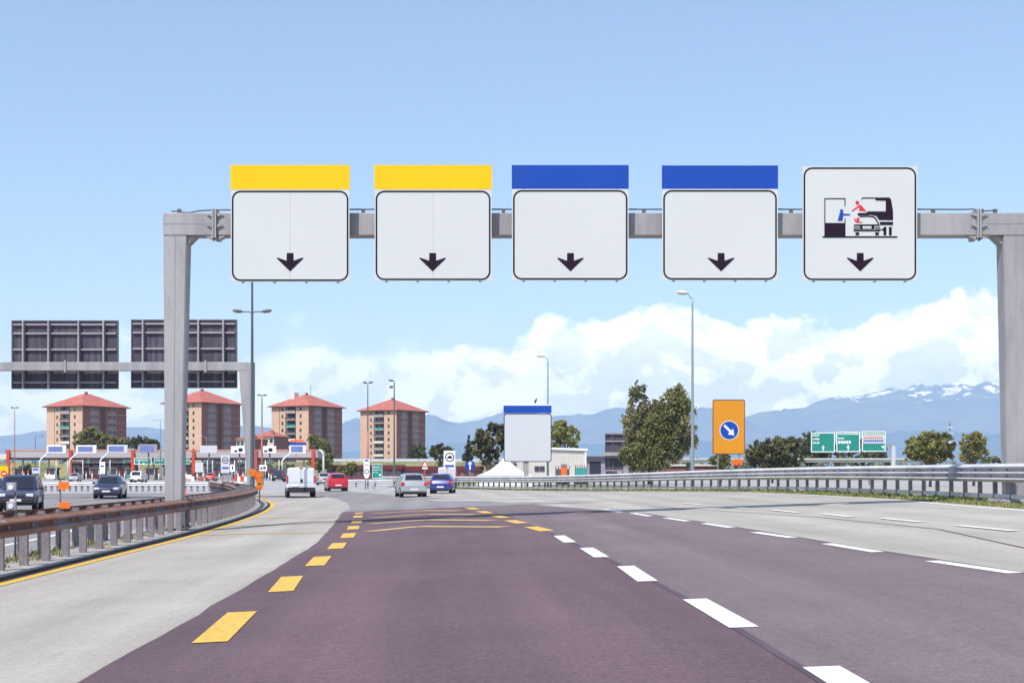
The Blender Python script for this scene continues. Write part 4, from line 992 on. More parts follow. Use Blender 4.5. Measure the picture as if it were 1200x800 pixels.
# ------------------------------------------------------------------ tower blocks
PHI = R(47)
def tower_proto(loc, label, chimney=True):
    t = empty('tower_block', loc, PHI_R, label, 'apartment tower', 'tower blocks behind the toll station')
    return t
def build_tower(t, eave=30.0, chim=False):
    A, B = 20.0, 23.6     # A: pale face length (along local x, normal -y), B: brick face length (along local y, normal +x)
    fl = 10; fh = eave/fl
    m = MB()
    # pale wall in three pieces leaving a deep loggia bay, then the other walls
    m.mi = 0
    for a, b in ((0,4.3),(4.6,7.6)): m.box(a, b, 0, 2.4, 0, eave)
    m.box(13.2, A-.003, 0, .30, 0, eave); m.box(13.2, 13.6, .303, 2.4, 0, eave)
    m.box(7.6, 13.2, 1.6, 2.4, 0, eave)
    m.box(4.3, 4.6, .8, 2.4, 0, eave)
    o = m.build('pale_wall', 'cream', t)
    m = MB(); m.box(.02, A-.254, 2.41, B-.02, 0, eave); m.box(A-.25, A-.0, .304, 9.6, 0, eave); m.box(A-.25, A, 12.2, B, 0, eave); m.build('brick_wall', 'brick', t)
    m = MB(); m.box(A-.245, A-.20, 9.61, 12.19, 0, eave-.01); m.build('stair_bay', 'brick_recess', t)
    for y0_, y1_ in ((4.2,8.4),(13.6,17.8)):
        m = MB(); m.box(A+.001, A+.03, y0_, y1_, .1, eave-.5); m.build('window_bay', 'bay', t)
    for k in range(1, fl):      # floor bands
        m = MB(); m.box(A+.002, A+.05, 2.5, 9.55, k*fh-.12, k*fh+.02); m.box(A+.002, A+.05, 12.25, B, k*fh-.12, k*fh+.02)
        m.box(0, 7.55, -.04, -.002, k*fh-.1, k*fh+.02); m.box(13.25, A, -.04, -.002, k*fh-.1, k*fh+.02); m.build('floor_band', 'render_white' if k % 1 else 'cream', t)
    wm = {}
    def win(key, mk, loc, rot=(0,0,0)):
        if key not in wm:
            o = mk().build('window', ['window','render_white'], t); wm[key] = o
        else:
            o = wm[key].copy(); col.objects.link(o); o.parent = t
        o.location = loc
    def w_pale():
        m = MB(); m.box(-.5,.5,-.03,-.002,0,1.35); m.mi = 1; m.box(-.62,.62,-.10,-.002,-.10,-.004); return m
    def w_brick():
        m = MB(); m.box(.002,.03,-.62,.62,0,1.35); m.mi = 1; m.box(.002,.10,-.75,.75,-.10,-.004); m.box(.031,.05,-.03,.03,0,1.35); return m
    for k in range(fl):
        z = k*fh+1.0
        for x in (6.0, 15.8): win('p', w_pale, (x, 0, z))
        for y in (5.2, 7.4, 14.6, 16.8): win('b', w_brick, (A+.03, y, z))
    for k in range(fl):
        m = MB(); m.box(7.62, 13.18, -.5, 1.55, k*fh+.0, k*fh+.16); q = m.build('balcony', 'render_white', t)
        m = MB(); m.box(7.64, 13.16, -.5, -.42, k*fh+.165, k*fh+1.1); m.build('balcony_rail', ['render_white','teal','steel_dark','render_white','booth','render_white','steel_dark','teal','steel_dark','booth'][k], q)
        m = MB(); m.box(7.8, 13.0, 1.5, 1.597, k*fh+.3, k*fh+2.8); m.build('balcony_door', 'window', q)
    # hip roof
    e = 1.3; rz = 5.4
    m = MB(); P = [(-e,-e,eave),(A+e,-e,eave),(A+e,B+e,eave),(-e,B+e,eave)]
    r0, r1 = (A/2, B/2-2.0, eave+rz), (A/2, B/2+2.0, eave+rz)
    m.face([P[0],P[1],r0]); m.face([P[1],P[2],r1,r0]); m.face([P[2],P[3],r1]); m.face([P[3],P[0],r0,r1])
    rf = m.build('roof', 'rooftile', t)
    m = MB(); m.box(-e,A+e,-e,B+e,eave-.30,eave-.004); m.build('eaves', 'brick_recess', rf)
    m = MB(); m.box(A/2-.4,A/2+.5,B/2-1,B/2,eave+rz-.6,eave+rz+.8); m.build('vent', 'brick', rf)
    if chim:
        m = MB(); m.box(5.6,8.0,5.5,8.5,eave+1.2,eave+6.2); m.build('chimney', 'render_white', rf)
        m = MB(); m.tube([(A/2+2,B/2,eave+rz-1),(A/2+2,B/2,eave+rz+4.4)], .10, 6); m.tube([(A/2+.8,B/2,eave+rz+2.6),(A/2+3.2,B/2,eave+rz+2.6)], .06, 6); m.build('antenna', 'steel_dark', rf)
PHI_R = -R(30)
towers = [(96.5,475,560,'tower block at far left whose roof touches the sign backs',0),(236,471,575,'tower block seen between the two gantry posts',0),(361.5,475,602,'tower block with a chimney and an antenna on its red roof',1),(464.5,480,641,'tower block farthest right, with a lamp mast in front of its corner',0)]
protos = {}
for x, ye, d, lab, ch in towers:
    # local corner (A,0) is the near corner: put it at the px corner
    cx, sxn = math.cos(PHI_R), math.sin(PHI_R); A = 20.0
    X, Y_ = TX(x, d), d
    loc = (X-A*cx, Y_-A*sxn, TZ(ye, d)-30.0)
    if not ch and 'n' in protos:
        t = copy_tree(protos['n']); t.location = loc; tag(t, lab)
    else:
        t = tower_proto(loc, lab)
        build_tower(t, chim=bool(ch))
        if not ch: protos['n'] = t
# low red-roofed houses
def house(x0, x1, ye, yr, d, label):
    a, b = TX(x0,d), TX(x1,d); z, r = TZ(ye,d), TZ(yr,d); dep = 12
    t = empty('low_house', ((a+b)/2, d, 0), R(-18), label, 'house')
    w = b-a
    m = MB(); m.box(-w/2, w/2, 0, dep, -1, z); m.build('wall', 'render_white', t)
    m = MB(); m.box(w/2+.002, w/2+.1, .2, dep-.2, 0, z-.1); m.build('side_wall', 'brick', t)
    e = .8; m = MB(); P = [(-w/2-e,-e,z),(w/2+e,-e,z),(w/2+e,dep+e,z),(-w/2-e,dep+e,z)]; r0, r1 = (-w/2+dep/2.4,dep/2,r), (w/2-dep/2.4,dep/2,r)
    m.face([P[0],P[1],r1,r0]); m.face([P[1],P[2],r1]); m.face([P[2],P[3],r0,r1]); m.face([P[3],P[0],r0]); m.face(P[::-1]); m.build('roof', 'rooftile', t)
    n = 4
    for k in range(n):
        for zz in (z-2.4, z-5.6):
            m = MB(); xx = -w/2+w*(k+.5)/n; m.box(xx-.6, xx+.6, -.05, -.002, zz, zz+1.5); m.build('window', 'window', t)
house(276, 296, 514, 507, 520, 'low red-roofed house left of the far gantry post')
house(297, 322, 511, 503, 535, 'low red-roofed house between the far gantry post and the third tower')

# tent, shed, tank etc. on the right
D = 160
t = empty('event_tent', (W(590,0,D).x, D, 0), 0, 'white peaked tent below the big blank sign', 'tent')
g = gz(W(590,0,D).x, D)
a, b = W(559,557,D), W(624,557,D); pk = W(592, 535, D)
m = MB(); n = 14; P = []
ring_ = [(a.x, D-3, a.z), (b.x, D-3, a.z), (b.x, D+5, a.z), (a.x, D+5, a.z)]
for i in range(4):
    p, q = Vector(ring_[i]), Vector(ring_[(i+1)%4]); top = Vector((pk.x, D+1, pk.z))
    prev = None
    for k in range(9):
        s_ = k/8; sag = -1.0*math.sin(math.pi*s_)*.35
        l_, r_ = p.lerp(top, s_)+Vector((0,0,sag)), q.lerp(top, s_)+Vector((0,0,sag))
        if prev: m.face([prev[0], prev[1], r_, l_])
        prev = (l_, r_)
gbuild(m, 'canopy', 'tent', t)
m = MB(); m.box(a.x+.05, b.x-.05, D-2.95, D+4.95, g-.1, a.z-.01); gbuild(m, 'side_wall', 'tent', t)
t = empty('corrugated_shed', (W(640,0,195).x, 195, 0), 0, 'beige corrugated metal shed with a white roof edge right of the blank sign', 'shed')
D = 195; a, b = W(606, 0, D), W(687, 0, D)
zt0, zt1 = W(0,522.5,D).z, W(0,525.5,D).z
m = MB(); n = 44
for k in range(n):
    xa = a.x+(b.x-a.x)*k/n; xb = a.x+(b.x-a.x)*(k+1)/n; xm = (xa+xb)/2; za = zt0+(zt1-zt0)*k/n
    m.face([(xa,D,-.2),(xm,D-.07,-.2),(xm,D-.07,za-.3),(xa,D,za-.3)]); m.face([(xm,D-.07,-.2),(xb,D,-.2),(xb,D,za-.3),(xm,D-.07,za-.3)])
m.box(a.x, b.x, D+.02, D+9, -.2, zt1-.34); gbuild(m, 'wall', 'beige', t)
m = MB(); m.hull8([(a.x-.2,D-.3,zt0-.3),(b.x+.2,D-.3,zt1-.3),(b.x+.2,D+9.2,zt1-.3),(a.x-.2,D+9.2,zt0-.3),(a.x-.2,D-.3,zt0),(b.x+.2,D-.3,zt1),(b.x+.2,D+9.2,zt1),(a.x-.2,D+9.2,zt0)]); gbuild(m, 'roof', 'white_paint', t)
for x0, x1, y0, y1, mm in ((613.5,619,541.5,553,'steel_dark'),(626.5,632,546,552,'window'),(632.6,638,546,552,'window')):
    p, q = W(x0,y1,D-.2), W(x1,y0,D-.2); m = MB(); m.box(p.x,q.x,D-.14,D-.075,p.z,q.z); gbuild(m, 'door' if mm == 'steel_dark' else 'window', mm, t)
m = MB(); m.box(b.x-.25,b.x+.02,D-.16,D-.08,-.2,zt1-.31); gbuild(m, 'corner_trim', 'white_paint', t)
def machine(x0, x1, y0, D, mm, label, name='farm_trailer'):
    a, b = W(x0,0,D), W(x1,0,D); z = W(0,y0,D).z; g = gz(a.x, D)
    t = empty(name, ((a.x+b.x)/2, D, g), 0, label, 'trailer')
    m = MB(); m.box(a.x,b.x,D-1,D+1,g+.9,z,bev=.08); gbuild(m, 'body', mm, t)
    m = MB(); m.box(a.x-.5,b.x+.5,D-.9,D+.9,g+.75,g+.89); gbuild(m, 'chassis', 'steel_dark', t)
    for k in (.2,.8):
        x = a.x+(b.x-a.x)*k; m = MB(); m.tube([(x,D-1,g+.45),(x,D-.7,g+.45)], .45, 16); gbuild(m, 'wheel', 'tyre', t)
    for k in range(6):
        x = a.x+(b.x-a.x)*k/5; m = MB(); m.box(x-.05,x+.05,D-1.05,D-.98,z+.002,z+.35); gbuild(m, 'stake', 'steel_dark', t)
machine(651, 667, 549, 175, 'steel_dark', 'low dark trailer with stakes below the corrugated shed')
machine(674, 687, 548, 174, 'teal', 'small green trailer at the right end of the corrugated shed')
machine(657.5, 664, 547, 172, 'orange', 'small orange machine in front of the corrugated shed', 'road_machine')
block('grey_warehouse', 688, 745, 534.5, 225, 12, 'rib_back', 'board_back', 'grey warehouse behind the sign back and the birch', win=True)

# radio pylon
t = empty('radio_mast', (W(1113,0,600).x, 600, 0), 0, 'slender grey lattice mast rising behind the bushes on the right', 'mast')
p = W(1113,0,600)
for k in range(8):
    z0, z1 = 24*k/8, 24*(k+1)/8; w0, w1 = 1.6*(1-k/9), 1.6*(1-(k+1)/9)
    m = MB()
    for sx_ in (-1,1):
        for sy in (-1,1): m.tube([(p.x+sx_*w0/2,600+sy*w0/2,z0),(p.x+sx_*w1/2,600+sy*w1/2,z1)], .10, 5)
        m.tube([(p.x+sx_*w0/2,600-w0/2,z0),(p.x-sx_*w1/2,600-w1/2,z1)], .06, 4)
    gbuild(m, 'lattice_section', 'rib_back' if k % 2 else 'panel_grey', t)
m = MB(); m.box(p.x-1.3,p.x+1.3,599,601,18,18.3); m.box(p.x-1,p.x+1,599,601,20.5,20.8); gbuild(m, 'platform', 'white_paint', t)

# ------------------------------------------------------------------ trees
def tree(name, x, yb, ytop, D, lobes, label, mats=('leafA','leafB','leafC'), n=5000, leaf=.28, clumps=80, spread=.9, trunk=True, group=None, cat='tree', droop=0, wts=(5,3,2), seed=None):
    """lobes: (px centre x, px centre y, px radius x, px radius y)"""
    if seed is not None: random.seed(seed)
    g = gz(W(x,0,D).x, D); base = Vector((W(x,0,D).x, D, g))
    t = empty(name, base, 0, label, cat, group)
    n = int(n*1.7); leaf *= 1.12; clumps = int(clumps*1.35)
    L = []
    for cx, cy, rx, ry in lobes:
        c = W(cx, cy, D)-base; L.append((c, rx/F*D, ry/F*D))
    tot = sum(a*b for _, a, b in L)
    cl = []
    for c, rx, ry in L:
        for _ in range(max(3, int(clumps*rx*ry/tot))):
            while True:
                v = Vector((random.uniform(-1,1), random.uniform(-1,1), random.uniform(-1,1)))
                if v.length < 1: break
            v *= (.55+.45*random.random())/max(v.length, .45) if v.length > .45 else 1
            rr = random.uniform(.5, 1.15)*spread*min(rx, ry)*.34
            cl.append((c+Vector((v.x*rx, v.y*min(rx,ry)*.9, v.z*ry)), rr, random.random()))
    me = bpy.data.meshes.new('crown'); vs = []; fs = []; mi = []
    tr = sum(r**2 for _, r, _ in cl)
    for c, r, q in cl:
        k = max(6, int(n*r*r/tr))
        tone = random.choices((0,1,2), wts)[0]
        for _ in range(k):
            v = Vector((random.gauss(0,.5), random.gauss(0,.5), random.gauss(0,.42)))
            if v.length > 1.35: v *= .7
            p = c+v*r
            if droop: p.z -= droop*r*random.random()**2
            if p.z < .15: p.z = .15+random.random()*.3
            s = leaf*random.uniform(.55,1.25)
            a = Vector((random.gauss(0,1), random.gauss(0,1), random.gauss(0,1)-droop*.5)).normalized(); b = a.orthogonal().normalized()
            b.rotate(Matrix.Rotation(random.uniform(0,6.28), 3, a)); 
            u = b*s*.5; w = a.cross(b)*s*.34
            i = len(vs); vs += [p-u, p+w, p+u, p-w]; fs.append((i,i+1,i+2,i+3))
            mi.append(tone if random.random() < .7 else random.choices((0,1,2), wts)[0])
    me.from_pydata(vs, [], fs)
    for m_ in mats: me.materials.append(M[m_])
    me.polygons.foreach_set('material_index', mi)
    o = bpy.data.objects.new('crown', me); col.objects.link(o); o.parent = t
    if trunk:
        m = MB(); H = max(c.z+ry for c, rx, ry in L); r0 = max(.10, H*.022)
        m.tube([(0,0,-.1),(0.05,0,H*.25),(0,.1,H*.55),(.0,0,H*.8)], [r0*1.3,r0,r0*.6,r0*.2], 8)
        for c, r, q in random.sample(cl, min(len(cl), 22)):
            z0 = min(max(c.z*.45, H*.12), H*.6); mid = Vector((c.x*.5, c.y*.5, (z0+c.z)/2+.1))
            m.tube([(0,0,z0), mid, c], [r0*.45, r0*.28, r0*.08], 5)
        m.build('trunk', 'bark', t)
    return t
tree('birch_tree', 762, 0, 445, 175, [(748,470,14,22),(744,500,16,24),(756,525,26,26),(792,475,20,26),(798,505,19,26),(775,500,20,30),(770,535,28,14),(742,535,12,14),(772,478,10,14),(770,490,15,24),(768,508,18,22),(760,520,20,20),(812,508,8,20),(806,480,8,16),(747,450,4,6),(793,455,10,8)],
     'tall drooping twin-crowned birch standing left of the slender lamp post', ('leafA','leafD','leafC'), n=22000, leaf=.34, clumps=380, droop=1.3, seed=3, spread=.9)
tree('round_tree', 572, 0, 495, 180, [(562,512,12,14),(578,508,13,14),(572,520,16,12),(588,512,10,14),(570,531,16,8),(586,530,10,8),(560,525,9,12),(575,540,12,7)], 'dark rounded tree just left of the large blank sign', ('leafC','leafD','leafC'), n=6500, leaf=.34, clumps=110, droop=.5, seed=4, spread=.8)
tree('broadleaf_tree', 662, 0, 490, 220, [(655,503,10,12),(667,510,12,10),(652,517,10,8),(672,519,8,7),(645,508,5,10)], 'light green open-crowned tree behind the corrugated shed', ('leafB','leafB','leafA'), n=2600, leaf=.5, clumps=60, seed=5, spread=.8)
tree('conifer_tree', 549, 0, 508, 240, [(549,513,1.6,4),(549,520,3,4),(549,527,5,5),(548,535,6,6)], 'narrow dark conifer left of the rounded tree', ('leafC','leafC','leafC'), n=1600, leaf=.4, clumps=60, seed=6)
tree('spreading_tree', 516, 0, 520, 260, [(508,529,6,6),(517,526,9,6),(526,530,6,6),(516,534,12,5)], 'low dark tree above the red hatch of the blue car, right of the fourth tower', ('leafC','leafA','leafC'), n=2600, leaf=.4, clumps=70, seed=7)
tree('broadleaf_tree', 489, 0, 520, 400, [(489,528,8,8),(482,534,8,5),(496,534,7,5)], 'dark tree in front of the brick face of the fourth tower', ('leafC','leafA','leafC'), n=1800, leaf=.6, clumps=50, seed=8)
tree('broadleaf_tree', 374, 0, 507, 330, [(369,517,9,9),(379,526,11,11),(376,539,13,12),(386,538,7,12)], 'rounded green tree at the right end of the toll canopy', ('leafA','leafB','leafC'), n=4500, leaf=.5, clumps=110, seed=9)
tree('broadleaf_tree', 106, 0, 500, 345, [(94,514,8,9),(106,510,13,9),(118,514,8,8),(106,520,20,8)], 'rounded green tree in front of the far left tower block', ('leafA','leafB','leafC'), n=4500, leaf=.5, clumps=100, seed=10)
tree('broadleaf_tree', 140, 0, 510, 350, [(132,518,8,6),(146,518,9,6)], 'low olive tree right of the far left tower block', ('leafA','leafD','leafC'), n=2200, leaf=.5, clumps=60, seed=12)
for i, (x, y, r, D, lab) in enumerate(((160,514,6,420,'dark cypress clump left of the small distant lamp'),(172,516,6,425,'dark cypress clump right under the small distant lamp'),(182,519,5,430,'low dark treetop close to the near gantry post'))):
    tree('distant_tree', x, 0, 0, D, [(x,y,r,r*.8),(x-3,y+5,r,r),(x+3,y+4,r,r)], lab, ('leafC','leafC','leafA'), n=1300, leaf=.6, clumps=40, seed=20+i)
tree('bush', 905, 0, 515, 205, [(882,533,10,12),(895,527,14,13),(912,528,15,14),(928,526,12,13),(905,540,32,9),(925,541,20,8)], 'wide dark bush right of the orange road sign', ('leafC','leafA','leafD'), n=11000, leaf=.36, clumps=230, seed=13, wts=(5,3,1))
tree('broadleaf_tree', 950, 0, 505, 345, [(945,518,9,12),(955,516,9,11),(965,524,14,12),(950,532,18,12)], 'dark tree behind the left green direction sign', ('leafC','leafA','leafC'), n=5500, leaf=.6, clumps=120, seed=14)
tree('broadleaf_tree', 1010, 0, 510, 340, [(985,535,14,6),(1005,534,16,7),(1028,530,12,10),(1020,520,12,10)], 'dark trees below the right green direction sign', ('leafC','leafC','leafA'), n=3500, leaf=.6, clumps=100, seed=15)
tree('bush', 1090, 0, 507, 150, [(1075,524,13,12),(1090,518,16,13),(1106,522,12,13),(1090,532,28,10),(1068,533,10,8)], 'full green bush behind the right guardrail, left of the mast', ('leafA','leafB','leafC'), n=10000, leaf=.27, clumps=210, seed=16)
tree('bush', 1141, 0, 505, 160, [(1133,520,8,12),(1146,517,10,12),(1142,530,16,9),(1160,537,10,4),(1130,535,8,6)], 'pale olive thin-leaved bush near the right gantry post', ('leafD','leafB','leafA'), n=5500, leaf=.25, clumps=140, seed=17)
tree('hedge', 1175, 0, 535, 170, [(1165,539,12,3),(1185,540,12,3),(1205,539,12,4)], 'low dark hedge at the foot of the right gantry post', ('leafC','leafA','leafC'), n=2000, leaf=.3, clumps=60, trunk=False, seed=18, cat='hedge')
for i, (x, y, rx, D, lab) in enumerate(((540,547,10,0,''),)): pass
for i, (x, y, r, D, lab) in enumerate(((412,547,7,230,'bushy shrub between the red car and the totem sign'),(402,551,6,228,'small shrub just behind the red hatchback'),(845,537,10,215,'dark shrub behind the legs of the orange road sign'))):
    tree('shrub', x, 0, 0, D, [(x,y,r,r*.9),(x-r*.6,y+3,r*.7,r*.6),(x+r*.6,y+3,r*.7,r*.6)], lab, ('leafA','leafB','leafC'), n=1500, leaf=.35, clumps=50, seed=30+i, cat='shrub')
for i, (x, r, lab) in enumerate(((252,9,'dark bush behind the booths below the second tower block'),(312,10,'dark bush behind the booths right of the far gantry post'),(336,11,'dark bush seen under the canopy above the white van'),(205,8,'dark bush under the canopy next to the near gantry post'),(30,6,'dark shrub on the bank under the left end of the canopy'))):
    tree('shrub', x, 0, 0, 352, [(x,551,r,8),(x-r*.7,553,r*.7,6),(x+r*.7,553,r*.7,6)], lab, ('leafC','leafA','leafD'), n=1600, leaf=.6, clumps=50, seed=70+i, cat='shrub')
# far treeline, one mass
random.seed(50)
me = bpy.data.meshes.new('far_woodland'); vs = []; fs = []
for k in range(15000):
    x = random.uniform(-900, 1100); d = 700+random.uniform(0, 300)
    h = 6+5*noise.noise(Vector((x*.012, d*.01, 3.3)))+3*noise.noise(Vector((x*.06, 0, 1)))
    p = Vector((x, d, max(.3, h*(1-random.random()**2)))); s = random.uniform(.7, 2)
    a = Vector((random.gauss(0,1), random.gauss(0,1), random.gauss(0,1))).normalized(); b = a.orthogonal().normalized(); u, w = b*s, a.cross(b)*s*.7
    i = len(vs); vs += [p-u, p+w, p+u, p-w]; fs.append((i,i+1,i+2,i+3))
me.from_pydata(vs, [], fs); me.materials.append(M['leafC']); me.materials.append(M['leafA'])
me.polygons.foreach_set('material_index', [random.random() < .4 for _ in fs])
o = bpy.data.objects.new('far_woodland', me); col.objects.link(o); tag(o, 'far-off dark line of woods on the horizon', 'woodland', kind='stuff')

# grass tufts along the verge and weeds on the island
random.seed(60)
me = bpy.data.meshes.new('verge_grass'); vs = []; fs = []; mi = []
def blade(x, y, z, h):
    a = random.uniform(0, 6.28); w = random.uniform(.006,.014)*(1+y/40); l = Vector((math.cos(a), math.sin(a), 0))
    ln = Vector((random.gauss(0,.35), random.gauss(0,.35), 1))*h; p = Vector((x, y, z))
    i = len(vs); vs.extend([p-l*w, p+l*w, p+ln+l*w*.2]); fs.append((i,i+1,i+2)); return i
for k in range(42000):
    y = 22+random.random()**1.3*120; u = random.random(); xr = lat(railR(y), y); x = edge(y)+.03+(u**1.2)*(xr-edge(y)+1.6)
    cl = noise.noise(Vector((x*1.1, y*.35, 0)))
    if cl < -.25 and random.random() < .75: continue
    blade(x, y, gz(x, y)-.012, (.05+.10*max(cl+.35,0.05))*random.uniform(.6,1.4)*(.6+.8*u)); mi.append(1 if (cl < 0 and random.random() < .6) or random.random() < .25 else 0)
me.from_pydata(vs, [], fs); me.materials.append(M['blade']); me.materials.append(M['blade_dry']); me.polygons.foreach_set('material_index', mi)
o = bpy.data.objects.new('verge_grass', me); col.objects.link(o); tag(o, 'rough green and dry grass below the right guardrail', 'grass', kind='stuff')
me = bpy.data.meshes.new('island_weeds'); vs = []; fs = []; mi = []
for k in range(90):
    yc = random.uniform(14, 80) if k > 25 else random.uniform(20,32); xc = lat(railL(yc)+random.uniform(-1.0,-.2), yc)
    nb = random.randint(8, 50); hh = random.uniform(.05,.17)
    for j in range(nb):
        x, y = xc+random.gauss(0,.08), yc+random.gauss(0,.15); blade(x, y, island_z(y)-.005, hh*random.uniform(.4,1.2)); mi.append(random.random() < .55)
me.from_pydata(vs, [], fs); me.materials.append(M['blade']); me.materials.append(M['blade_dry']); me.polygons.foreach_set('material_index', [int(q) for q in mi])
o = bpy.data.objects.new('island_weeds', me); col.objects.link(o); tag(o, 'weeds growing between the posts of the kerbed island', 'weeds', kind='stuff')

# ------------------------------------------------------------------ vehicles (local: rear at y=0 towards the camera, front at +y)
def car(name, loc, rz, paint, label, kind='hatch', scale=1.0, Wd=1.66, cat='car', rear_hi_lamp=False):
    t = empty(name, loc, rz, label, cat); t.scale = (scale,)*3
    hw = Wd/2
    if kind == 'hatch':
        L = 3.9; S = [(0,.34,.62,.66,.80,.80,.70),(.05,.26,.72,.76,.93,.92,.8),(.14,.24,.93,.96,1,.97,.84),(.20,.24,.98,1.02,1,.98,.84),(.50,.22,1.0,1.40,1,.98,.72),(.75,.2,.99,1.45,1,.98,.74),(1.3,.2,.97,1.49,1,.99,.76),(2.1,.2,.95,1.47,1,.99,.75),(2.45,.2,.94,1.38,1,.98,.73),(3.05,.2,.92,.96,1,.96,.84),(3.5,.22,.84,.87,.98,.92,.78),(3.82,.26,.68,.70,.9,.84,.7),(3.9,.34,.55,.57,.78,.74,.62)]
        gh = (3, 9); wr = .30; axle = (.72, 3.12)
    elif kind == 'van':
        L = 4.8; S = [(0,.45,.60,.62,.93,.92,.9),(.04,.42,1.0,1.02,.99,.98,.93),(.08,.42,1.12,1.86,1,.98,.90),(.16,.4,1.12,1.94,1,.98,.90),(1.2,.4,1.12,1.97,1,.98,.90),(2.9,.4,1.1,1.96,1,.98,.90),(3.4,.38,1.06,1.84,1,.98,.87),(4.1,.36,1.0,1.12,1,.96,.86),(4.6,.36,.82,.86,.95,.9,.8),(4.8,.42,.6,.62,.82,.8,.7)]
        gh = (1, 7); wr = .33; axle = (.85, 3.95)
    elif kind == 'suv':
        L = 4.4; S = [(0,.42,.7,.74,.9,.9,.85),(.05,.38,1.0,1.03,.98,.96,.9),(.12,.36,1.05,1.08,1,.98,.88),(.3,.36,1.06,1.66,1,.98,.80),(.6,.36,1.06,1.74,1,.98,.82),(2.3,.36,1.05,1.74,1,.98,.82),(2.6,.36,1.04,1.66,1,.98,.80),(3.1,.36,1.03,1.08,1,.97,.88),(3.9,.36,.98,1.01,.99,.95,.86),(4.3,.38,.88,.90,.95,.9,.8),(4.4,.45,.7,.72,.86,.82,.72)]
        gh = (2, 7); wr = .36; axle = (.85, 3.55)
    body = MB(); rings = []
    def ringpts(s):
        y, zb, zl, zt, wl, wb, wt = s; wl *= hw; wb *= hw; wt *= hw
        h = [(wl*.80,zb),(wl*.97,zb+.05),(wl*1.0,zb+(zl-zb)*.45),(wl*1.0*.5+wb*.5+.0,zb+(zl-zb)*.75),(wb,zl),(wt,zt-.05*min(1,(zt-zl)*6)),(wt*.86,zt),(wt*.4,zt+.02)]
        return [Vector((x,y,z)) for x, z in h]+[Vector((-x,y,z)) for x, z in reversed(h)]
    RP = [ringpts(s) for s in S]
    for r in RP: rings.append([body.bm.verts.new(v) for v in r])
    n = 16
    for a, b in zip(rings, rings[1:]):
        for k in range(n):
            f = body.bm.faces.new((a[k], b[k], b[(k+1)%n], a[(k+1)%n])); f.smooth = True
    body.bm.faces.new(rings[0]); body.bm.faces.new(rings[-1][::-1])
    bo = body.build('body', paint, t)
    md = bo.modifiers.new('edges', 'EDGE_SPLIT'); md.split_angle = R(38)
    def pane(nm, quad, sh=.06, lift=.012, mm='auto_glass', par=None):
        c = sum(quad, Vector())/len(quad); nrm = (quad[1]-quad[0]).cross(quad[2]-quad[1]).normalized()
        cen = Vector((0, L/2, .9))
        if nrm.dot(c-cen) < 0: nrm = -nrm
        Q4 = []
        for p in quad:
            d = (c-p); Q4.append(p+d.normalized()*sh+nrm*lift)
        m = MB(); m.face(Q4); m.face([p-nrm*.006 for p in Q4][::-1])
        for k in range(len(Q4)): m.face([Q4[k],Q4[k-1],Q4[k-1]-nrm*.006,Q4[k]-nrm*.006])
        return m.build(nm, mm, par or t)
    i0, i1 = gh
    # rear window: between the belt point of ring i0 and roof points of ring i0+1
    a, b = RP[i0], RP[i0+1]
    if kind == 'van':
        pass
    else:
        pane('rear_window', [a[6]+Vector((0,.03,.04)), b[6], b[9], a[9]+Vector((0,.03,.04))], .045, .03)
    # windscreen
    a, b = RP[i1-1], RP[i1]
    pane('windscreen', [b[6], a[6]+Vector((0,0,-.01)), a[9]+Vector((0,0,-.01)), b[9]], .045, .03)
    # side windows
    for sd in (0, 1):
        idx = (4,5) if not sd else (11,10)
        ks = range(i0+1, i1-1)
        ks = list(ks)
        if kind == 'van': ks = ks[-1:]
        halves = [ks[:len(ks)//2+1], ks[len(ks)//2+1:]] if len(ks) > 2 else [ks]
        for hset in halves:
            if not hset: continue
            p0, p1 = RP[hset[0]], RP[hset[-1]+1]
            pane('side_window', [p0[idx[0]], p1[idx[0]], p1[idx[1]], p0[idx[1]]], .09, .02)
    def bx(nm, mm, x0, x1, y0, y1, z0, z1, bev=.012, par=None):
        m = MB(); m.box(x0, x1, y0, y1, z0, z1, bev=bev); return m.build(nm, mm, par or t)
    zb = S[1][1]
    bx('rear_bumper', paint if kind == 'hatch' else 'black_plastic', -hw*.95, hw*.95, -.05, .10, zb+.04, zb+.26, .03)
    bx('front_bumper', paint if kind == 'hatch' else 'black_plastic', -hw*.88, hw*.88, L-.12, L+.04, zb+.04, zb+.25, .03)
    bx('underbody', 'black_plastic', -hw*.86, hw*.86, .1, L-.1, zb-.08, zb+.06, .02)
    bx('lower_dark_strip', 'black_plastic', -hw*.90, hw*.90, -.06, .08, zb-.05, zb+.10, .02)  # black strip added to darken the lower rear end
    if kind == 'van':
        for sd in (-1, 1):
            m = MB(); m.box(min(sd*.015,sd*hw*.86), max(sd*.015,sd*hw*.86), -.0, .06, zb+.30, 1.84, bev=.012); dr = m.build('rear_door', paint, t)
            bx('tail_lamp', 'tail_lamp', min(sd*hw*.88,sd*hw*1.0), max(sd*hw*.88,sd*hw*1.0), -.005, .10, .95, 1.45)
        bx('door_handle', 'black_plastic', -.05, .10, -.04, -.004, 1.0, 1.22)
        bx('number_plate', 'plate', -.62, -.14, -.045, -.004, .72, .84)
        bx('door_gap', 'black_plastic', -hw*.8, hw*.8, -.008, -.003, .985, .995, 0)
        bx('brake_light', 'tail_lamp', -.12, .12, .05, .10, 1.88, 1.95, .008)
    else:
        zt = .72 if kind == 'hatch' else .85
        for sd in (-1, 1):
            bx('tail_lamp', 'tail_lamp', min(sd*hw*.74,sd*hw*.99), max(sd*hw*.74,sd*hw*.99), .0, .22, zt, zt+.24, .03)
            bx('headlight', 'head_lamp', min(sd*hw*.50,sd*hw*.88), max(sd*hw*.50,sd*hw*.88), L-.30, L-.015, S[-1][2]+.0, S[-1][2]+.17, .04)
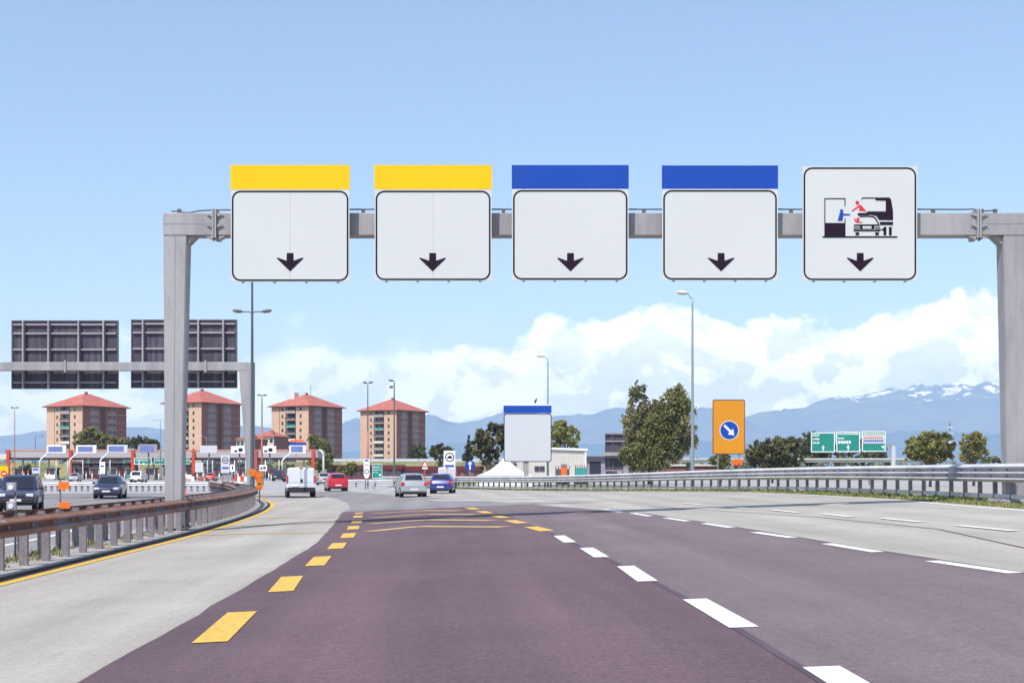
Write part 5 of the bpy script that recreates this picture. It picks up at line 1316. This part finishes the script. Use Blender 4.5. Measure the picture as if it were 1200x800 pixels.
        bx('number_plate', 'plate', -.26, .26, -.065, -.052 if kind == 'hatch' else -.052, .44 if kind == 'hatch' else .5, .55 if kind == 'hatch' else .61, .002)
        bx('number_plate', 'plate', -.26, .26, L+.042, L+.055, .42 if kind == 'hatch' else .5, .53 if kind == 'hatch' else .61, .002)
        bx('grille', 'black_plastic', -hw*.42, hw*.42, L-.02, L+.012, S[-1][2]-.02, S[-1][2]+.09)
        bx('brake_light', 'tail_lamp', -.14, .14, S[gh[0]+1][0]-.03, S[gh[0]+1][0]+.02, S[gh[0]+1][3]+.0, S[gh[0]+1][3]+.03, .005)
    if kind == 'suv':
        for sd in (-1, 1):
            bx('roof_rail', 'black_plastic', min(sd*hw*.72,sd*hw*.76), max(sd*hw*.72,sd*hw*.76), .6, 2.4, 1.76, 1.80)
    for sd in (-1, 1):
        ym = S[gh[1]-1][0]+.15; bx('mirror', paint if kind == 'hatch' else 'black_plastic', min(sd*hw*.97,sd*(hw*.97+.20)), max(sd*hw*.97,sd*(hw*.97+.20)), ym, ym+.10, S[gh[1]][2]+.02, S[gh[1]][2]+.16, .03)
        for ya in axle:
            m = MB(); x0, x1 = sd*(hw-.24), sd*(hw+.012)
            prof = [(x0,wr*.55),(x0,wr*.95),(x0+sd*.03,wr),(x1-sd*.03,wr),(x1,wr*.93),(x1,wr*.66)]
            nn = 20; rg = [[m.bm.verts.new((x, ya+r*math.cos(2*math.pi*j/nn), wr+r*math.sin(2*math.pi*j/nn))) for j in range(nn)] for x, r in prof]
            for a, b in zip(rg, rg[1:]):
                for j in range(nn):
                    f = m.bm.faces.new((a[j], a[(j+1)%nn], b[(j+1)%nn], b[j])); f.smooth = True
            m.bm.faces.new(rg[0])
            w = m.build('tyre', 'tyre', t)
            m = MB(); xr = x1-sd*.02; m.tube([(xr-sd*.02,ya,wr),(xr,ya,wr)], wr*.66, 18)
            for j in range(5):
                a = j*2*math.pi/5; m.tube([(xr+sd*.008,ya,wr),(xr+sd*.008,ya+wr*.6*math.cos(a),wr+wr*.6*math.sin(a))], .025, 5)
            m.build('rim', 'rim', w)
            m = MB(); xa = sd*(hw*1.0+.001); m.tube([(sd*(hw-.1),ya,wr+.02),(xa,ya,wr+.02)], wr+.055, 22); m.build('wheel_arch', 'black_plastic', t)
    return t
def on(x, y, D): p = W(x, y, D); return (p.x, D, gz(p.x, D)+.009)
car('hatchback_car', on(485.5,580,86), R(11), 'silver', 'silver hatchback driving away beside a blue one', 'hatch', .95, 1.70)
car('hatchback_car', on(516,576,98.5), R(-3), 'blue_car', 'bright blue hatchback driving away, partly behind the silver one', 'hatch', .92, 1.68)
car('hatchback_car', on(396.5,575,118), R(13), 'red_car', 'red hatchback driving away to the right of the white van', 'hatch', 1.0, 1.66)
car('delivery_van', on(352.8,580,93), R(10), 'van_white', 'white panel van driving away in the left lane', 'van', 1.0, 1.90, cat='van')
car('off_road_car', (W(30,0,72).x, 72, gz(W(30,0,72).x,72)+.005), R(180+13), 'navy', 'dark boxy off-road car coming towards the camera at the left edge', 'suv', 1.0, 1.84)
car('hatchback_car', (W(134,0,98).x, 98, gz(W(134,0,98).x,98)+.005), R(180+8), 'navy', 'dark navy hatchback approaching on the oncoming carriageway', 'hatch', 1.02, 1.74)
car('small_van', (W(159,0,200).x, 200, gz(W(159,0,200).x,200)+.005), R(4), 'white_paint', 'small white van with two rear windows behind the navy hatchback', 'suv', 1.0, 1.75, cat='van')
car('hatchback_car', (W(-4,0,86).x, 86, gz(W(-4,0,86).x,86)+.005), R(180+10), 'navy', 'dark car cut off by the left edge behind the off-road car', 'hatch', 1.0, 1.7)
car('minivan', on(524,572,132), R(3), 'panel_grey', 'pale blue high-roofed car mostly hidden behind the blue hatchback', 'van', 1.0, 1.8)
car('hatchback_car', on(380,572,175), R(10), 'silver', 'pale car between the white van and the red hatchback', 'hatch', 1.0, 1.7)

car('hatchback_car', on(246,563,262), R(4), 'red_car', 'small red car waiting under the toll canopy below the pale grey lane sign', 'hatch', 1.0, 1.7)
car('hatchback_car', on(90,563,255), R(180+8), 'silver', 'small silver car leaving the toll booths left of the navy hatchback', 'hatch', 1.0, 1.7)
car('delivery_van', on(325,563,262), R(4), 'navy', 'dark van waiting at the toll station left of the white van', 'van', 1.05, 2.0, cat='van')
# ------------------------------------------------------------------ mountains
def ridge(name, tab, D0, depth, m_, seed, rough, xs0=-2600, xs1=3800, n=420, rows=26, amp=1.0):
    vs = []; fs = []
    for j in range(rows+1):
        v = j/rows
        for i in range(n+1):
            px = xs0+(xs1-xs0)*i/n
            D = D0+depth*v
            H = (HY-interp(tab, px))/F*(D0+depth*.62)
            X = (px-HX)/F*(D0+depth*.62)
            prof = math.sin(min(v/.62,1)*math.pi/2)**1.15 if v <= .62 else math.cos((v-.62)/.38*math.pi/2)**.8
            q = Vector((X*.0016, D*.0016, seed))
            r = noise.fractal(q*2.2, 1, 2.1, 6)
            rg = 1-abs(noise.fractal(q*1.3+Vector((4,2,1)), 1, 2.0, 5))*1.3
            z = H*prof*(.82+.18*rg)+H*rough*r*(.35+.65*math.sin(math.pi*min(v/.62,1)))*(1 if v < .9 else 0)
            if v > .5 and v < .74: z += 0
            vs.append((X, D, max(z, -3) if 0 < j < rows else -5))
    for j in range(rows):
        for i in range(n): a = j*(n+1)+i; fs.append((a, a+1, a+n+2, a+n+1))
    me = bpy.data.meshes.new(name); me.from_pydata(vs, [], fs); me.materials.append(M[m_])
    for p in me.polygons: p.use_smooth = True
    o = bpy.data.objects.new(name, me); col.objects.link(o); return structure(o)
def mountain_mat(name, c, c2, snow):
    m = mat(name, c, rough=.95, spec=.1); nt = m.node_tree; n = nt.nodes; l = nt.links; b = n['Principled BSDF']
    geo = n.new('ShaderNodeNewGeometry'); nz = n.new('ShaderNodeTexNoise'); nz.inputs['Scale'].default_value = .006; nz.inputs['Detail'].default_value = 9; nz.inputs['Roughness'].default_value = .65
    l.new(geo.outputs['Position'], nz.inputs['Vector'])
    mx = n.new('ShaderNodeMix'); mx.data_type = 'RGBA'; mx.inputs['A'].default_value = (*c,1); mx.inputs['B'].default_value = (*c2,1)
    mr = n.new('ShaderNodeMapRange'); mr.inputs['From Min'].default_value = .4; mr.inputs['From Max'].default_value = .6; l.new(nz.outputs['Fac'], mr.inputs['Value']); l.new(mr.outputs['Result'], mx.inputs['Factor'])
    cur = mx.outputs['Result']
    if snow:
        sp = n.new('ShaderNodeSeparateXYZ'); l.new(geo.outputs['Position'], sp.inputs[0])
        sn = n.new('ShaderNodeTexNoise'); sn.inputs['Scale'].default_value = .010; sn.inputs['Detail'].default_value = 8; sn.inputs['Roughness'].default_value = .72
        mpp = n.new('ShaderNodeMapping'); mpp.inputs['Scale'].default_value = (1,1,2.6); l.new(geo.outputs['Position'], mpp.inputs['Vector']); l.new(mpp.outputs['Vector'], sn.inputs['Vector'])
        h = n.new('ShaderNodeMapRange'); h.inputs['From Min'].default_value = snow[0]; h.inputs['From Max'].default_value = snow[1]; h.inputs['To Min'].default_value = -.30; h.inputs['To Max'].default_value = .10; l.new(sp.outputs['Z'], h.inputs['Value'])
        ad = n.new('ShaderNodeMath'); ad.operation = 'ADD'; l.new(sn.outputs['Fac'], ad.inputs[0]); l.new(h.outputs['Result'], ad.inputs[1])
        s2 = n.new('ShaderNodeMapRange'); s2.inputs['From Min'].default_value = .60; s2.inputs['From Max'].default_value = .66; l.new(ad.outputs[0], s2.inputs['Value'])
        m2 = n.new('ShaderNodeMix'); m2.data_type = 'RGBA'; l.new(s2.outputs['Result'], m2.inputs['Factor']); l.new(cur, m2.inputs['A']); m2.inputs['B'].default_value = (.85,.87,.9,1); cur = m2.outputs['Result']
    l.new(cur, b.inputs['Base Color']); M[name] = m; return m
mountain_mat('far_rock_hazed', (.15,.22,.33), (.19,.25,.34), (120, 430))  # blue of the haze is put into the rock colour
mountain_mat('near_rock_hazed', (.12,.20,.31), (.14,.21,.30), None)  # foothill colour also carries haze blue
RG = [(-2600,500),(-1500,470),(-700,480),(-300,492),(0,512),(60,505),(100,500),(170,498),(240,506),(300,494),(360,500),(420,488),(470,492),(505,483),(540,490),(580,484),(600,479),(640,488),(690,484),(724,476),(750,480),(790,478),(830,473),(850,481),(880,481),(910,478),(935,478),(960,466),(985,458),(1000,460),(1012,457),(1040,450),(1060,453),(1076,447),(1110,448),(1130,453),(1150,446),(1175,449),(1200,455),(1300,440),(1700,470),(3800,490)]
ridge('mountains', RG, 6200, 2200, 'far_rock_hazed', 1.3, .13)
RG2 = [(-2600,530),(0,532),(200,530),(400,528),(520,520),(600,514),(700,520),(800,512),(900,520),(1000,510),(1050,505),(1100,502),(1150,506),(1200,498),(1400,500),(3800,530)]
ridge('foothills', RG2, 4200, 1200, 'near_rock_hazed', 7.7, .10)

# ------------------------------------------------------------------ air
m = MB(); m.box(-9400, 9400, -400, 8700, -8, 560); hz = m.build('haze', 'white_paint')
hm = bpy.data.materials.new('haze air'); hm.use_nodes = True; nt = hm.node_tree; nt.nodes.clear()
out = nt.nodes.new('ShaderNodeOutputMaterial'); pv = nt.nodes.new('ShaderNodeVolumePrincipled')
pv.inputs['Color'].default_value = (.62,.80,1.0,1); pv.inputs['Density'].default_value = .00010; pv.inputs['Anisotropy'].default_value = 0.0
nt.links.new(pv.outputs[0], out.inputs['Volume']); hz.data.materials.clear(); hz.data.materials.append(hm); hz['kind'] = 'stuff'
tag(hz, 'thin bluish air that fades the far mountains', 'haze')

# ------------------------------------------------------------------ sky with clouds, sun
EL, AZ = R(56), R(27)      # sun: behind the camera, to its left
world = bpy.data.worlds.new('World'); sc.world = world; world.use_nodes = True
nt = world.node_tree; n = nt.nodes; l = nt.links; n.clear()
out = n.new('ShaderNodeOutputWorld'); bg = n.new('ShaderNodeBackground'); l.new(bg.outputs[0], out.inputs[0])
sky = n.new('ShaderNodeTexSky'); sky.sky_type = 'NISHITA'; sky.sun_disc = False; sky.sun_elevation = EL
sun_vec = Vector((-math.sin(AZ)*math.cos(EL), -math.cos(AZ)*math.cos(EL), math.sin(EL)))
sky.sun_rotation = math.atan2(sun_vec.x, sun_vec.y)
sky.air_density = 1.0; sky.dust_density = .6; sky.ozone_density = 1.6; sky.altitude = 250
def math_(op, a, b=None, c=None, clamp=False):
    q = n.new('ShaderNodeMath'); q.operation = op; q.use_clamp = clamp
    for i, v in enumerate((a, b, c)):
        if v is None: continue
        if isinstance(v, (int, float)): q.inputs[i].default_value = v
        else: l.new(v, q.inputs[i])
    return q.outputs[0]
def rng(v, a, b, c=0, d=1, smooth=False):
    q = n.new('ShaderNodeMapRange'); q.inputs['From Min'].default_value = a; q.inputs['From Max'].default_value = b; q.inputs['To Min'].default_value = c; q.inputs['To Max'].default_value = d
    if smooth: q.interpolation_type = 'SMOOTHSTEP'
    l.new(v, q.inputs['Value']); return q.outputs['Result']
tc = n.new('ShaderNodeTexCoord'); sp = n.new('ShaderNodeSeparateXYZ'); l.new(tc.outputs['Generated'], sp.inputs[0])
az = math_('ARCTAN2', sp.outputs['X'], sp.outputs['Y']); el = math_('ARCSINE', sp.outputs['Z'])
def dirvec(sa, se, ox=0, oz=0):
    cb = n.new('ShaderNodeCombineXYZ'); l.new(math_('ADD', math_('MULTIPLY', az, sa), ox), cb.inputs[0]); l.new(math_('ADD', math_('MULTIPLY', el, se), oz), cb.inputs[1]); return cb.outputs[0]
def nz(vec, s, d=8, r=.55, dist=0):
    q = n.new('ShaderNodeTexNoise'); q.inputs['Scale'].default_value = s; q.inputs['Detail'].default_value = d; q.inputs['Roughness'].default_value = r; q.inputs['Distortion'].default_value = dist
    l.new(vec, q.inputs['Vector']); return q.outputs['Fac']
# cloud-top line by azimuth
edge_f = math_('ADD', rng(az, -.20, .0, .080, .101), rng(az, 0, .3, 0, .018))
bumpy = nz(dirvec(1, 0, 3.1), 7, 4, .6)
topline = math_('ADD', edge_f, math_('MULTIPLY', math_('SUBTRACT', bumpy, .5), .06))
puff = nz(dirvec(1, 1.25, 7.7, 2.2), 17, 10, .56, .15)
dens = math_('ADD', math_('MULTIPLY', math_('SUBTRACT', topline, el), 26), math_('MULTIPLY', math_('SUBTRACT', puff, .5), 2.3))
sharp = rng(dens, .0, .26, 0, 1, True)
soft = rng(dens, -.45, .7, 0, .55, True)
rightness = rng(az, -.16, .03, 0, 1, True)
top_mask = math_('ADD', math_('MULTIPLY', sharp, rightness), math_('MULTIPLY', math_('MULTIPLY', soft, 1.35), math_('SUBTRACT', 1, rightness)), None, True)
# breaks in the body of the bank
gap = rng(nz(dirvec(1, 2.6, 1.7, 9), 10, 9, .6, .3), .34, .52, .66, 1, True)
gap = math_('MAXIMUM', gap, rng(az, -.08, .06, .45, .97))
mask = math_('MULTIPLY', top_mask, gap)
# thin white veil added to brighten the low sky
veil0 = .10
veil = math_('MULTIPLY', rng(nz(dirvec(1, 5, 12, 4), 3.2, 8, .6, .5), .50, .80, 0, .22, True), rng(el, .03, .14, 1, .0))
mask = math_('MAXIMUM', mask, veil)
# shading inside the cloud: compare puff density with the density a little towards the sun (up/left)
p2 = nz(dirvec(1, 1.25, 7.7-.008, 2.2+.016), 17, 10, .56, .15)
lit = rng(math_('SUBTRACT', puff, p2), -.035, .045, 0, 1, True)
rim = rng(dens, .0, 1.1, 1, .25, True)
mot = nz(dirvec(1, 2.2, 5, 5), 22, 8, .6)
litm = math_('MULTIPLY', math_('ADD', math_('MULTIPLY', lit, .6), math_('ADD', math_('MULTIPLY', rng(mot,.35,.65), .22), math_('MULTIPLY', rim, .30))), 1.0, None, True)
ccol = n.new('ShaderNodeMix'); ccol.data_type = 'RGBA'; l.new(litm, ccol.inputs['Factor'])
CL = 10.0
ccol.inputs['A'].default_value = (.57*CL,.66*CL,.79*CL,1); ccol.inputs['B'].default_value = (1.0*CL,1.02*CL,1.03*CL,1)
# pale sky: lifts the Nishita blue
tint = n.new('ShaderNodeMix'); tint.data_type = 'RGBA'; tint.blend_type = 'MULTIPLY'; tint.inputs['Factor'].default_value = 1; l.new(sky.outputs[0], tint.inputs['A']); tint.inputs['B'].default_value = (.955,.985,1.01,1)
pale = n.new('ShaderNodeMix'); pale.data_type = 'RGBA'; pale.inputs['Factor'].default_value = .12; l.new(tint.outputs['Result'], pale.inputs['A']); pale.inputs['B'].default_value = (.62*CL,.80*CL,.98*CL,1)
mix = n.new('ShaderNodeMix'); mix.data_type = 'RGBA'; l.new(mask, mix.inputs['Factor']); l.new(pale.outputs['Result'], mix.inputs['A']); l.new(ccol.outputs['Result'], mix.inputs['B'])
l.new(mix.outputs['Result'], bg.inputs['Color']); bg.inputs['Strength'].default_value = .15

sd = bpy.data.lights.new('sun', 'SUN'); sd.energy = 5.0; sd.angle = R(.5); sd.color = (1, .955, .89)
so = bpy.data.objects.new('sun', sd); col.objects.link(so); so.location = (0,0,50)
so.rotation_euler = (-sun_vec).to_track_quat('-Z', 'Y').to_euler()

# ------------------------------------------------------------------ camera
cd = bpy.data.cameras.new('camera'); cam = bpy.data.objects.new('camera', cd); col.objects.link(cam); sc.camera = cam
cam.location = (0, 0, EYE); cam.rotation_euler = (R(90), 0, 0)
cd.sensor_width = 36; cd.lens = 36*F/1200; cd.shift_y = (HY-400)/1200; cd.shift_x = 0
cd.clip_start = .1; cd.clip_end = 40000
sc.view_settings.view_transform = 'Standard'; sc.view_settings.look = 'None'; sc.view_settings.gamma = 1
sc.view_settings.exposure = .2
sc.render.engine = 'CYCLES'
